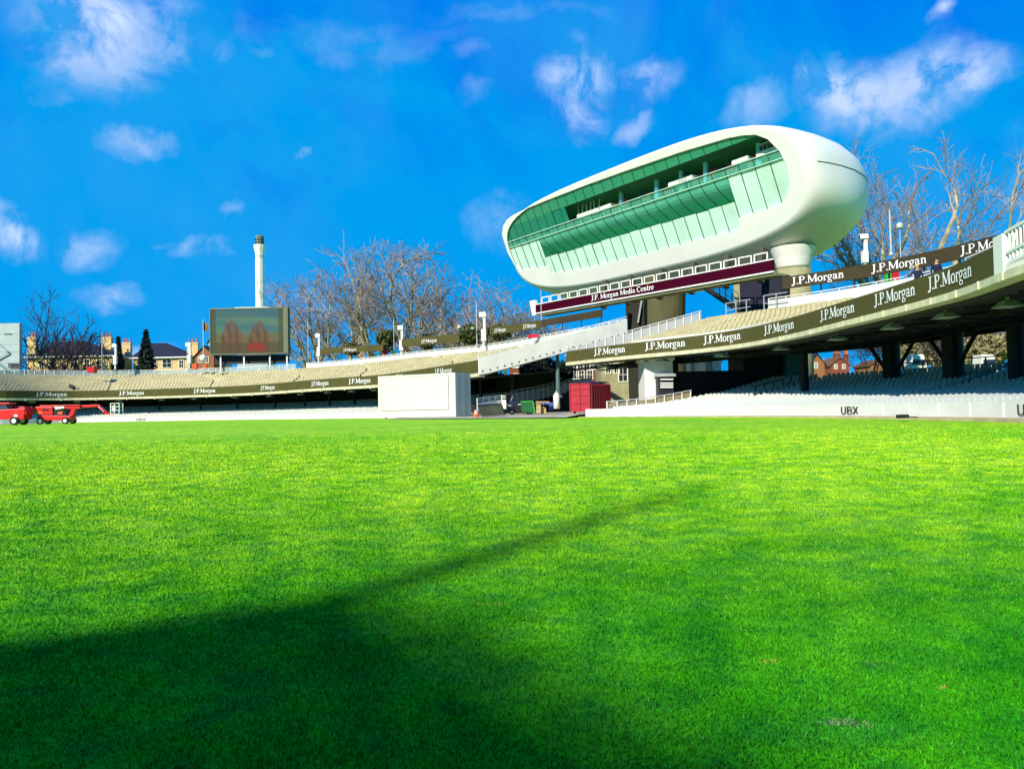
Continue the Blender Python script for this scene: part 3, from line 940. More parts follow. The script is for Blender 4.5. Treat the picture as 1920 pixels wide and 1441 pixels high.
# back of the left stand
BL = CL.offset(20.2)
def lback(px0, px1, z, d=0.0, n=12):
    return [BL.pt(s, d, EYE + z) for s in np.linspace(BL.s_at_px(px0, d, EYE + z), BL.s_at_px(px1, d, EYE + z), n)]
GLASSR = glass('rail_glass', (0.55, 0.66, 0.62), 0.45, 0.2)
railing('back_railing', lback(-30, 555, 9.55, n=30), 1.35, 'white railing with glass panels along the back of the left stand, below the screen', 'railing', panel=GLASSR, post_every=1.9, rw=0.09, pw=0.09)
railing('back_railing', lback(575, 1178, 9.55, n=34), 1.5, 'white panelled railing along the back of the left stand, below the bare trees', 'railing', panel=PANELW, post_every=1.7, rw=0.09, pw=0.09)

def board(px0, px1, ytop0, ybot0, ytop1, ybot1, label, texts=(), m=OLIVE, name='hoarding', dx=0.5, group=None, cap=0.62, w=5.0, tx_m=LETT):
    """a straight board on posts along the back of the left stand, corners read from the photograph's edges"""
    s0, s1 = BL.s_at_px(px0, dx, EYE + 11), BL.s_at_px(px1, dx, EYE + 11)
    Y0, Y1 = BL.pt(s0, dx).y, BL.pt(s1, dx).y
    a0, a1, b0, b1 = at(px0, ytop0, Y0), at(px0, ybot0, Y0), at(px1, ytop1, Y1), at(px1, ybot1, Y1)
    zt, zb = (a0.z + b0.z) / 2, (a1.z + b1.z) / 2
    root = empty(name, (a0.x, a0.y, zb), label, 'hoarding', group)
    x = Vector((b0.x - a0.x, b0.y - a0.y, 0)); L = x.length; x.normalize()
    f = x.cross(Vector((0, 0, 1)))
    sl = ((b1.z - a1.z) / L)
    A, B = Vector((a0.x, a0.y, a1.z)), Vector((b0.x, b0.y, b1.z))
    h = Vector((0, 0, ((a0.z - a1.z) + (b0.z - b1.z)) / 2))
    mb = MB().hexa([A, B, B - f * 0.15, A - f * 0.15, A + h, B + h, B - f * 0.15 + h, A - f * 0.15 + h])
    mb.build('board', m, root, world=True)
    for t in (0.03, 0.35, 0.66, 0.97):
        p = A.lerp(B, t) - f * 0.22
        MB().bar(p - Vector((0, 0, p.z - EYE - 9.3)), p + h * 0.9, 0.12).build('post', STEELD, root, world=True)
    for t in texts:
        flat_text(A, B, (h.z - cap) * 0.45, w, cap, 'J.P.Morgan', root, m=tx_m, t=t, up=(0, 0, 1))
    return root
board(600, 718, 653, 664, 645, 657, 'olive board between the screen and a red bin, leftmost along the left stand', (0.5,), w=4.4, cap=0.55)
board(753, 861, 635, 650, 626, 641, 'olive board in front of the big bare trees, above a pale railing', (0.5,), w=4.4, cap=0.6)
board(909, 1014, 615, 629, 600, 615, 'olive board with lettering twice, left of the maroon sign end', (0.3, 0.82), w=3.6, cap=0.6)
board(1016, 1128, 600, 612, 579, 594, 'shaded dark board under the maroon sign gallery', (0.5,), m=DOLIVE, w=3.6, cap=0.6, tx_m=mat('shaded_lettering', (0.06, 0.05, 0.05)))  # board and letters darkened: the gallery's shade is put into their colours
# ================================================================== the glazed pod
AX = Vector((0.55, -0.835, 0)); AX.normalize()          # along the pod, far end -> near end
NX = Vector((-AX.y, AX.x, 0))                            # away from the field
UP = Vector((0, 0, 1))
TILT = rad(24)
VV = UP * math.cos(TILT) - NX * math.sin(TILT)           # up along the leaning glass front
C0 = at(1200, 410, 117)                                  # a point on the glass front
NN = AX.cross(VV); NN.normalize()                        # normal of the front
def uv(px, py):
    d = ray(px, py)
    t = (C0 - CAMP).dot(NN) / d.dot(NN)
    q = CAMP + d * t - C0
    return (q.dot(AX), q.dot(VV))
def pw(u, v, w=0.0):
    return C0 + AX * u + VV * v + NX * w
WIN_PX = [(941, 440), (943, 424), (950, 412), (962, 403), (980, 394), (1025, 375.5), (1100, 346.5), (1171, 321), (1275, 285.5), (1366, 258.5), (1392, 254),
          (1416, 252.5), (1439, 261), (1461, 283), (1475, 311), (1480.5, 339), (1478, 358), (1472, 373), (1464, 382), (1455, 388),
          (1384, 409), (1387, 431), (1283, 456.5), (1178, 484), (1100, 502), (1034, 513.5), (1030, 498), (979, 507), (964, 496), (952, 474)]
WIN = [uv(*p) for p in WIN_PX]
print('WIN', [(round(a, 1), round(b, 1)) for a, b in WIN])
ul, ur = min(p[0] for p in WIN), max(p[0] for p in WIN)
vt, vb = max(p[1] for p in WIN), min(p[1] for p in WIN)
pod = empty('media_building', pw((ul + ur) / 2, vb - 3, 10), 'long white rounded building raised on towers with a green glass front facing the field', 'building')
# hull: rings set back from the front
NT = 96
U0, U1 = ul - 1.0, ur + 3.6
V0, V1 = vb - 3.0, vt + 1.3
CU, CV = (U0 + U1) / 2, (V0 + V1) / 2
HU, HV = (U1 - U0) / 2, (V1 - V0) / 2
def ring(w, du, dv, tilt, e=3.2, low=0.0):
    """low: how far the belly hangs below the line of the glass front"""
    Vk = UP * math.cos(tilt) - NX * math.sin(tilt)
    out = []
    for k in range(NT):
        a = 2 * math.pi * k / NT
        c, s = math.cos(a), math.sin(a)
        r = (abs(c) ** e + abs(s) ** e) ** (-1 / e)
        cu = c * r; cv = s * r
        out.append(C0 + AX * (CU + cu * (HU - du)) + Vk * (cv * (HV - dv + (low if cv < 0 else 0)) + CV) + NX * w)
    return out
RINGS = [(0.0, 1.9, 0.62, TILT, 3.4, 0), (0.12, 1.35, 0.40, TILT, 3.4, 0.02), (0.55, 0.85, 0.18, TILT, 3.3, 0.18), (1.4, 0.40, 0.05, TILT * 0.98, 3.2, 0.5), (3.0, 0.1, 0.0, TILT * 0.9, 3.1, 1.0),
         (5.5, 0.0, 0.0, TILT * 0.75, 3.0, 1.7), (8.5, 0.3, 0.15, TILT * 0.55, 2.9, 2.2), (11.5, 1.1, 0.6, TILT * 0.35, 2.8, 2.3), (14.5, 2.5, 1.5, TILT * 0.15, 2.7, 2.0), (17, 4.4, 2.8, 0, 2.6, 1.6),
         (19, 7.0, 4.4, -TILT * 0.1, 2.5, 1.2), (20.4, 10, 6.0, -TILT * 0.15, 2.4, 0.8), (21.2, 13, 7.3, -TILT * 0.15, 2.3, 0.5), (21.6, 17, 8.6, -TILT * 0.15, 2.2, 0.2)]
me = bpy.data.meshes.new('hull')
bm = bmesh.new()
off = pod.location
rv = [[bm.verts.new(p - off) for p in ring(*R)] for R in RINGS]
for i in range(len(rv) - 1):
    for k in range(NT):
        k2 = (k + 1) % NT
        f = bm.faces.new((rv[i][k], rv[i + 1][k], rv[i + 1][k2], rv[i][k2])); f.smooth = True
bm.faces.new(rv[-1]).smooth = True
wv = [bm.verts.new(pw(a, b) - off) for a, b in WIN]
we = [bm.edges.new((wv[i], wv[(i + 1) % len(wv)])) for i in range(len(wv))]
re_ = [bm.edges.get((rv[0][k], rv[0][(k + 1) % NT])) for k in range(NT)]
g = bmesh.ops.triangle_fill(bm, edges=we + re_, use_beauty=True)
for f in [x for x in g['geom'] if isinstance(x, bmesh.types.BMFace)]: f.smooth = False
wi = [bm.verts.new(pw(a, b, 0.7) - off) for a, b in WIN]
for i in range(len(wv)):
    j = (i + 1) % len(wv)
    bm.faces.new((wv[i], wv[j], wi[j], wi[i]))
bmesh.ops.recalc_face_normals(bm, faces=bm.faces)
bm.to_mesh(me); bm.free()
me.materials.append(HULL)
hull = bpy.data.objects.new('hull', me); COL.objects.link(hull); hull.parent = pod
# seam round the near nose
mb = MB()
SEAMZ = EYE + 28.6
best = []
for R in RINGS[3:12]:
    r = ring(*R)
    for k in range(-NT // 4, NT // 4):
        p, q = r[k], r[k + 1]
        if (p.z - SEAMZ) * (q.z - SEAMZ) <= 0 and (p - C0).dot(AX) > CU:
            best.append(p.lerp(q, (SEAMZ - p.z) / (q.z - p.z))); break
mb.tube([p + AX * 0.01 for p in best], 0.06, 5)
mb.build('seam', mat('seam_grey', (0.10, 0.10, 0.09)), pod, world=True)

# helper: vertical span of the opening at u
def span(u):
    ys = []
    n = len(WIN)
    for i in range(n):
        (a, b), (c, d) = WIN[i], WIN[(i + 1) % n]
        if (a - u) * (c - u) <= 0 and a != c:
            ys.append(b + (d - b) * (u - a) / (c - a))
    return min(ys), max(ys)
RAIL_PX = [(947, 459), (1005, 441), (1064, 421), (1139, 396), (1219, 372), (1311, 340), (1383, 318), (1466, 292), (1479, 288)]
RAIL = [uv(*p) for p in RAIL_PX]
RV = sum(p[1] for p in RAIL[1:-2]) / (len(RAIL) - 3)
print('RAIL', [(round(a, 1), round(b, 1)) for a, b in RAIL], 'span', ul, ur, vb, vt)
RB = [uv(*p) for p in ((1019, 478), (1122, 450), (1219, 423), (1316, 398), (1376, 382))]
RBV = sum(p[1] for p in RB) / 5
DT = [uv(*p) for p in ((1067, 375), (1139, 350), (1205, 331), (1289, 306), (1372, 284))]
DTV = sum(p[1] for p in DT) / 5
print('RB', RB, 'DT', DT)
UL_, UR_ = uv(1013, 463)[0], uv(1372, 364)[0]
GTOP = glass('green_tinted_glass', (0.06, 0.46, 0.24), 0.58, 0.08)
GMINT = mat('pale_mint_glass', (0.56, 0.82, 0.67), 0.12, 0.16, 0.22, spec=0.6)
GTEAL = mat('teal_balcony_glass', (0.16, 0.66, 0.48), 0.10, 0.15, 0.10, spec=0.7)
GCLR = glass('clear_balustrade_glass', (0.15, 0.62, 0.45), 0.5, 0.05)
FRAMEG = mat('dark_green_joint', (0.01, 0.11, 0.06), 0.5, 0.1, 1.0)
def strip(name, u0, u1, lo, hi, m, w=0.25, n=40, t=0.05):
    mb = MB()
    # panes run from joint to joint and each sits a hair out of true
    js = [ul + (ur - ul) * i / 27 for i in range(28)]
    us = sorted(set([u0, u1] + [j for j in js if u0 + 0.05 < j < u1 - 0.05] + [u for u in np.linspace(u0, u1, 60) if (u - ul < 7 or ur - u < 9)] + [p[0] + s for p in WIN for s in (-0.012, 0.012) if u0 + 0.1 < p[0] < u1 - 0.1 and p[1] < 0]))
    jit = {}
    for a, b in zip(us, us[1:]):
        pane = int(((a + b) / 2 - ul) / (ur - ul) * 27)
        k = jit.setdefault(pane, (random.uniform(0, 0.07), random.uniform(0, 0.07), random.uniform(-0.05, 0.05)))
        la, ha, lb, hb = lo(a), hi(a), lo(b), hi(b)
        if ha - la < 0.03 and hb - lb < 0.03: continue
        ha, hb = max(ha, la + 0.01), max(hb, lb + 0.01)
        fa, fb = (a - js[pane]) / (js[1] - js[0]), (b - js[pane]) / (js[1] - js[0])
        wa, wb = w + k[0] + k[2] * fa, w + k[0] + k[2] * fb
        mb.quad(pw(a, la, wa), pw(b, lb, wb), pw(b, hb, wb + k[1] - 0.03), pw(a, ha, wa + k[1] - 0.03))
    return mb.build(name, m, pod, world=True)
e = 0.06
top = lambda u: span(u)[1]
bot = lambda u: span(u)[0]
strip('upper_glazing', ul + e, ur - e, lambda u: min(max(DTV, bot(u)), top(u)), top, GTOP)
strip('side_glazing', ul + e, uv(1060, 400)[0], lambda u: max(RV, bot(u)), lambda u: max(RV, min(DTV, top(u))), glass('green_side_glass', (0.03, 0.46, 0.28), 0.45, 0.06))
strip('balustrade', ul + e, ur - e, lambda u: max(RV - 0.55, bot(u)), lambda u: min(RV + 0.55, top(u)), GCLR, w=0.2)
strip('lower_glazing', ul + e, UL_, bot, lambda u: max(bot(u), min(RV - 0.55, top(u))), GMINT)
strip('lower_glazing', UR_, ur - e, bot, lambda u: max(bot(u), min(RV - 0.55, top(u))), GMINT)
strip('lower_glazing', UL_ + 0.02, UR_ - 0.02, bot, lambda u: RBV, GMINT)
# recessed curved band of the balcony
mb = MB()
nc = 8
prof = []
for i in range(nc + 1):
    t = i / nc
    prof.append((RV - 0.5 + (RBV - RV + 0.5) * t, 0.3 + 3.4 * t ** 2.0))
us = np.linspace(UL_ + 0.03, UR_ - 0.03, 30)
for a, b in zip(us, us[1:]):
    for (v0, w0), (v1, w1) in zip(prof, prof[1:]):
        mb.quad(pw(a, v1, w1), pw(b, v1, w1), pw(b, v0, w0), pw(a, v0, w0))
mb.build('balcony_glazing', GTEAL, pod, world=True, smooth=True)
mb = MB()
mb.quad(pw(UL_, RBV, 0.2), pw(UR_, RBV, 0.2), pw(UR_, RBV - 0.1, 3.0), pw(UL_, RBV - 0.1, 3.0))
for u in (UL_, UR_):
    mb.add([pw(u, v, w) for v, w in prof] + [pw(u, RBV, 0.26), pw(u, RV - 0.5, 0.26)], [tuple(range(len(prof) + 2))])
mb.build('ledge', mat('deep_green_panel', (0.02, 0.24, 0.10)), pod, world=True)
# joints between panes
NJ = 27
for i in range(1, NJ):
    u = ul + (ur - ul) * i / NJ
    lo, hi = span(u)
    mb = MB()
    wd = 0.075
    def jb(v0, w0, v1, w1):
        mb.bar(pw(u, v0, w0), pw(u, v1, w1), wd, 0.06, up=NX)
    if UL_ < u < UR_:
        jb(lo, 0.2, RBV, 0.2)
        for (v0, w0), (v1, w1) in zip(prof, prof[1:]): jb(v0, w0 - 0.05, v1, w1 - 0.05)
    else:
        jb(lo, 0.2, max(lo, RV - 0.5), 0.2)
    jb(max(RV - 0.5, lo), 0.16, RV + 0.5, 0.16)
    if hi > DTV: jb(DTV, 0.2, hi, 0.2)
    if u < uv(1060, 400)[0] and hi > RV: jb(RV + 0.5, 0.2, min(DTV, hi), 0.2)
    mb.build('mullion', FRAMEG, pod, world=True)
mb = MB()
for v in (RV + 0.55, RV - 0.5):
    a = [u for u in np.linspace(ul, ur, 200) if span(min(max(u, ul + 0.01), ur - 0.01))[0] < v < span(min(max(u, ul + 0.01), ur - 0.01))[1]]
    mb.bar(pw(a[0], v, 0.12), pw(a[-1], v, 0.12), 0.09, 0.10, up=NX)
mb.build('balcony_rail', mat('pale_green_rail', (0.42, 0.70, 0.52)), pod, world=True)
# the room behind the opening
FZ = RV - 0.25
mb = MB(); D = 9.0
def room(u, v, w): return C0 + AX * u + VV * v + NX * w
def lvl(u, v, w):   # v read on the front plane, w straight back and level
    return pw(u, v, 0) + NX * w
mb.quad(lvl(ul + 1.5, FZ, 0.4), lvl(ur - 1.5, FZ, 0.4), lvl(ur - 2, FZ, D), lvl(ul + 2, FZ, D))
mb.build('floor', mat('pale_room_floor', (0.25, 0.30, 0.26)), pod, world=True)
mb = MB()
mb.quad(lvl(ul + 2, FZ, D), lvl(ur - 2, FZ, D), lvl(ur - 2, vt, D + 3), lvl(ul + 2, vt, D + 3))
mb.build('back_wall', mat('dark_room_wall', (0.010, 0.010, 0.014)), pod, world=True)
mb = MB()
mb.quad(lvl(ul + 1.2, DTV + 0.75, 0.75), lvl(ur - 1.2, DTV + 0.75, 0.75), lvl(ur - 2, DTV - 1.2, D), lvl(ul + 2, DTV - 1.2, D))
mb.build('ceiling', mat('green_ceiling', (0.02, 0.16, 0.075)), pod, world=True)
for px, py in ((999, 428), (1139, 372), (1205, 348), (1250, 330), (1296, 315), (1397, 285)):
    u = uv(px, py)[0]
    mb = MB(); a = lvl(u, FZ, 1.9)
    mb.bar(a, a + UP * 5.2, 0.42, 0.62, up=AX)
    mb.build('post', LIGHTB, pod, world=True)
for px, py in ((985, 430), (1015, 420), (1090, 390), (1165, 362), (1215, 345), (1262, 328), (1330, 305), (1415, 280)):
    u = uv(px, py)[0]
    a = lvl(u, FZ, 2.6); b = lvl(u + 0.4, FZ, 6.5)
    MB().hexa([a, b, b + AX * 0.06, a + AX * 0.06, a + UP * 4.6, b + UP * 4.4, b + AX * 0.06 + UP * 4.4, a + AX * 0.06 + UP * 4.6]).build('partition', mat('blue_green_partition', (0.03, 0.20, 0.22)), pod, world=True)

# furniture standing on the balcony floor
def table(u, w, L=2.4, label='', g='tables on the pod balcony'):
    p = lvl(u, FZ, w)
    r = empty('table', p, label, 'table', g)
    mb = MB(); mb.box(p + UP * 1.55, (L, 1.2, 0.55), ax=(AX, NX, UP)); mb.build('tabletop', WHITE, r, world=True)
    for sx in (-1, 1):
        MB().bar(p + AX * (sx * L * 0.42), p + AX * (sx * L * 0.42) + UP * 1.3, 0.12).build('leg', STEEL, r, world=True)
def chair(u, w, m, label, g, stack=0.0, h=2.2):
    p = lvl(u, FZ, w) + UP * stack
    r = empty('chair', p, label, 'chair', g)
    MB().box(p + UP * 0.95, (0.75, 0.75, 0.10), ax=(AX, NX, UP)).build('seat', m, r, world=True)
    MB().box(p + UP * 1.6 + NX * 0.35, (0.75, 0.08, 0.9), ax=(AX, NX, UP)).build('backrest', m, r, world=True)
    for sx in (-1, 1):
        for sn in (-1, 1):
            q = p + AX * (sx * 0.33) + NX * (sn * 0.33)
            MB().bar(q, q + UP * 0.92, 0.07).build('leg', STEEL, r, world=True)
upx = lambda px, py: uv(px, py)[0]
for i, (px, py, L) in enumerate(((1078, 400, 3.0), (1098, 394, 2.6), (1120, 386, 2.6))):
    table(upx(px, py), 1.5, L, 'white table with pale legs stood upright on it, left part of the balcony')
for i, (px, py) in enumerate(((1064, 398), (1071, 396), (1079, 392), (1086, 391), (1094, 389), (1102, 385))):
    p = lvl(upx(px, py), FZ, 1.4) + UP * 1.83
    r = MB().bar(p, p + UP * 2.0 + AX * (0.25 if i % 2 else -0.2), 0.10).build('furniture_leg', WHITE)
    r.location = (0, 0, 0)
    tag(r, 'white stick-like leg of an upturned table standing on the left balcony tables', 'table leg', 'upturned legs on the balcony')
table(upx(1258, 348), 1.5, 3.6, 'long white counter between two pale blue posts, middle of the balcony', None)
table(upx(1272, 342), 1.5, 2.6, 'short white counter beside the long one in the middle of the balcony', None)
table(upx(1375, 310), 1.5, 2.6, 'white table on the balcony under the darkest opening, right of the middle', None)
table(upx(1424, 296), 1.7, 3.2, 'white table with chairs stacked on it at the right end of the balcony', None)
for px, py in ((1133, 385), (1148, 382), (1190, 368), (1226, 352), (1285, 332), (1308, 324), (1313, 322), (1340, 312), (1350, 310), (1386, 298)):
    chair(upx(px, py), 1.8, REDBIN, 'small dark red chair on the balcony behind the glass rail', 'red chairs on the balcony')
for px, py in ((1412, 300), (1419, 297), (1431, 293), (1438, 291)):
    chair(upx(px, py), 1.7, WHITE, 'white chair stacked on the right end balcony table', 'white chairs stacked on a table', 1.85)

# ------------------------------------------------------------------ sign gallery below the pod
g0, g1 = at(1004, 572, 128.7), at(1450, 487, 92.6)
gd = Vector((g1.x - g0.x, g1.y - g0.y, 0)); GL_ = gd.length; gd.normalize()
gn = Vector((-gd.y, gd.x, 0))
ZT = (g0.z + g1.z) / 2; ZB = ZT - 1.25
gal = empty('sign_gallery', Vector((g0.x, g0.y, ZB)), 'maroon fronted walkway with white lettering slung below the white building', 'gallery')
A = Vector((g0.x, g0.y, ZB)); B = Vector((g1.x, g1.y, ZB)); H = Vector((0, 0, ZT - ZB))
MB().hexa([A, B, B + gn * 0.2, A + gn * 0.2, A + H, B + H, B + gn * 0.2 + H, A + gn * 0.2 + H]).build('sign_board', MAROON, gal, world=True)
flat_text(A, B, 0.34, 12.6, 0.72, 'J.P. Morgan Media Centre', gal, t=0.44)
mb = MB()
for z, h in ((-0.20, 0.18), (ZT - ZB + 0.01, 0.14)):
    o = -gn * 0.08 + UP * z
    mb.hexa([A + o, B + o, B + o + gn * 0.3, A + o + gn * 0.3, A + o + UP * h, B + o + UP * h, B + o + gn * 0.3 + UP * h, A + o + gn * 0.3 + UP * h])
o = -gd * 0.9
mb.hexa([A + o * 1.0 - UP * 0.35, A - UP * 0.35, A + gn * 0.4 - UP * 0.35, A + o + gn * 0.4 - UP * 0.35,
         A + o * 1.7 + UP * 2.1, A - gd * 0.05 + UP * 2.1, A + gn * 0.4 + UP * 2.1, A + o * 1.7 + gn * 0.4 + UP * 2.1])
mb.build('trim', WHITE, gal, world=True)
MB().hexa([A + UP * -0.5 + gn * 0.25, B + UP * -0.5 + gn * 0.25, B + UP * -0.45 + gn * 2.4, A + UP * -0.45 + gn * 2.4,
           A + UP * -0.22 + gn * 0.25, B + UP * -0.22 + gn * 0.25, B + UP * -0.22 + gn * 2.4, A + UP * -0.22 + gn * 2.4]).build('walkway', CONCD, gal, world=True)
nfr = 19
for i in range(nfr):     # white window-like frames standing on the sign
    t0 = 0.035 + 0.955 * i / nfr; t1 = t0 + 0.955 / nfr * 0.80
    P, Q = A.lerp(B, t0) + H + UP * 0.17 + gn * 0.1, A.lerp(B, t1) + H + UP * 0.17 + gn * 0.1
    m2 = MB()
    m2.bar(P, P + UP * 0.85, 0.14); m2.bar(Q, Q + UP * 0.85, 0.14); m2.bar(P + UP * 0.85 - gd * 0.07, Q + UP * 0.85 + gd * 0.07, 0.14)
    m2.build('guard_frame', WHITE, gal, world=True)
# beams and brackets under the pod
mb = MB()
for t in (0.24, 0.36, 0.50, 0.63, 0.76, 0.88):
    P = A.lerp(B, t) + H + gn * 4.6
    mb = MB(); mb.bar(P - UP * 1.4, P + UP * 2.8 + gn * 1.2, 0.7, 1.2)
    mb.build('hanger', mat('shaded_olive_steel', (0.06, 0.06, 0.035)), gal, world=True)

# ------------------------------------------------------------------ towers carrying the pod
def tower(px, wpx, ytop, ybot, Y, name, label, m, depth=3.0):
    a, b = at(px - wpx / 2, ybot, Y), at(px + wpx / 2, ybot, Y)
    c = (a + b) / 2
    w = (b - a).length
    zt = at(px, ytop, Y).z
    root = empty(name, Vector((c.x, c.y, gz(c.x, c.y))), label, 'tower')
    return root, c, w, zt
root, c, w, zt = tower(1246, 80, 520, 605, 124, 'support_tower', 'stout olive grey concrete tower under the middle of the white building', CONCD)
MB().lathe((c.x, c.y, EYE - 0.6), [(w / 2 * 0.9, 0), (w / 2 * 0.95, 14), (w / 2 * 1.05, zt - EYE + 0.6), (w / 2 * 1.3, zt - EYE + 4)], 24).build('shaft', mat('shaded_olive_concrete', (0.085, 0.082, 0.034), 0.9, 0.2, 0.3), root, world=True, smooth=False)  # darker than the other tower concrete; the pod's shade is in this colour
root, c, w, zt = tower(1191, 30, 540, 607, 131, 'lift_tower', 'narrow dark steel lift shaft left of the concrete tower', STEELD)
mb = MB().box((c.x, c.y, (EYE - 0.6 + zt + 2) / 2), (w, 3.0, zt - EYE + 2.6)); mb.build('shaft', SOFF, root, world=True)
m2 = MB(); p = at(1196, 605, 129); q = at(1204, 555, 129)
m2.bar(p, q, 0.25); m2.bar(at(1182, 560, 129), q, 0.3); m2.build('brace', STEEL, root, world=True)
root, c, w, zt = tower(1489, 62, 505, 545, 103.5, 'support_tower', 'concrete tower with a flared white collar under the near end of the white building', CONCD)
MB().lathe((c.x, c.y, EYE - 0.6), [(w / 2, 0), (w / 2, zt - EYE + 0.6)], 28).build('shaft', CONCD, root, world=True, smooth=True)
zc0, zc1 = at(1489, 503, 103.5).z, at(1489, 466, 103.5).z
MB().lathe((c.x, c.y, 0), [(2.0, zc0), (2.1, zc0 + 0.15), (2.4, (zc0 + zc1) / 2), (2.84, zc1 - 0.12), (2.88, zc1), (2.7, zc1 + 0.08)], 36).build('collar', WHITE, root, world=True)
MB().lathe((c.x, c.y, 0), [(1.9, zc1 - 0.5), (1.9, zc1 + 5)], 20).build('neck', CONCD, root, world=True)
a, b = at(1388, 570, 104), at(1466, 560, 100)
zt = at(1420, 512, 102).z
root = empty('service_core', Vector((a.x, a.y, EYE)), 'dark panelled service core standing behind the right deck beneath the sign', 'service core')
d = Vector((b.x - a.x, b.y - a.y, 0))
A2, B2 = Vector((a.x, a.y, EYE - 0.6)), Vector((b.x, b.y, EYE - 0.6)); n2 = Vector((-d.y, d.x, 0)).normalized()
Hc = UP * (zt - EYE + 0.6 - 0.4)
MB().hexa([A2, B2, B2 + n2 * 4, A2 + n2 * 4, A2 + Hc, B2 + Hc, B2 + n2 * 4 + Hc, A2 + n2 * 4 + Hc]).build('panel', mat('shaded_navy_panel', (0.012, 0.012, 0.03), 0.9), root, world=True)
d.normalize()
MB().hexa([A2 - d * 0.85, A2 - d * 0.02, A2 - d * 0.02 + n2 * 2, A2 - d * 0.85 + n2 * 2, A2 - d * 0.85 + Hc, A2 - d * 0.02 + Hc, A2 - d * 0.02 + n2 * 2 + Hc, A2 - d * 0.85 + n2 * 2 + Hc]).build('pier', CONCD, root, world=True)
# slanting access stair
p, q = at(1322, 540, 108), at(1379, 577, 101)
st = empty('access_stair', q, 'dark steel stair slanting down from the sign walkway to the deck', 'stair')
mb = MB()
for o in (-0.55, 0.55):
    mb.bar(p + gn * o, q + gn * o, 0.16, 0.35)
mb.build('stringer', STEELD, st, world=True)
mb = MB()
for i in range(14):
    k = p.lerp(q, (i + 0.5) / 14); mb.box(k, (0.34, 1.1, 0.06), ax=(gd, gn, UP))
mb.build('tread', CONCD, st, world=True)
mb = MB()
for o in (-0.55, 0.55):
    for h in (0.6, 1.2, 1.9): mb.bar(p + gn * o + UP * h, q + gn * o + UP * h, 0.06)
    for i in range(6):
        k = p.lerp(q, i / 5) + gn * o; mb.bar(k, k + UP * 1.9, 0.06)
mb.build('handrail', STEELD, st, world=True)
pts = [at(x, y, Y) for x, y, Y in ((1357, 580, 101), (1400, 574, 99), (1403, 573, 99))]
railing('stair_head_railing', [BR.pt(s, -0.3, EYE + 10.6) for s in np.linspace(BR.s_at_px(1356, -0.8, EYE + 12), BR.s_at_px(1402, -0.8, EYE + 12), 4)], 1.7, 'grey tube railing at the foot of the slanting stair', 'railing', m=STEEL, rails=(0.5, 1.0), post_every=1.6, rw=0.08, pw=0.1)
railing('deck_railing', [BR.pt(s, -0.3, EYE + 10.6) for s in np.linspace(BR.s_at_px(1428, -0.8, EYE + 12), BR.s_at_px(1470, -0.8, EYE + 12), 4)], 1.9, 'grey tube railing in front of the dark service core', 'railing', m=STEEL, rails=(0.5, 1.0), post_every=1.6, rw=0.08, pw=0.1)

# ================================================================== screen, chimney, sight screen
Ys = 178
a, b = at(394, 667, Ys), at(541, 663, Ys)
zt, zb = at(467, 577, Ys).z, at(467, 664, Ys).z
scr = empty('video_screen', Vector(((a.x + b.x) / 2, Ys, zb)), 'large dark framed video screen showing a hazy brick building picture', 'screen')
x0, x1 = a.x, b.x
fr = 0.45
sk = Vector((0.0, 0.0, 0.0))
def sb(xa, xb, za, zb_, y0, y1): return MB().box(((xa + xb) / 2, (y0 + y1) / 2, (za + zb_) / 2), (xb - xa, y1 - y0, zb_ - za))
FRM = mat('olive_grey_frame', (0.13, 0.14, 0.075), 0.6)
mb = sb(x0, x1, zt - 0.25, zt, Ys - 0.3, Ys + 1.6); mb.box(((x0 + x1) / 2, Ys + 0.6, zb + 0.12), (x1 - x0, 1.8, 0.24))
mb.box((x0 + 0.1, Ys + 0.6, (zt + zb) / 2), (0.2, 1.8, zt - zb - 0.5)); mb.box((x1 - 0.5, Ys + 0.6, (zt + zb) / 2), (1.0, 1.9, zt - zb - 0.5))
mb.box(((x0 + x1) / 2, Ys + 1.4, (zt + zb) / 2), (x1 - x0 - 1, 0.3, zt - zb - 0.6))
mb.build('cabinet', FRM, scr, world=True)
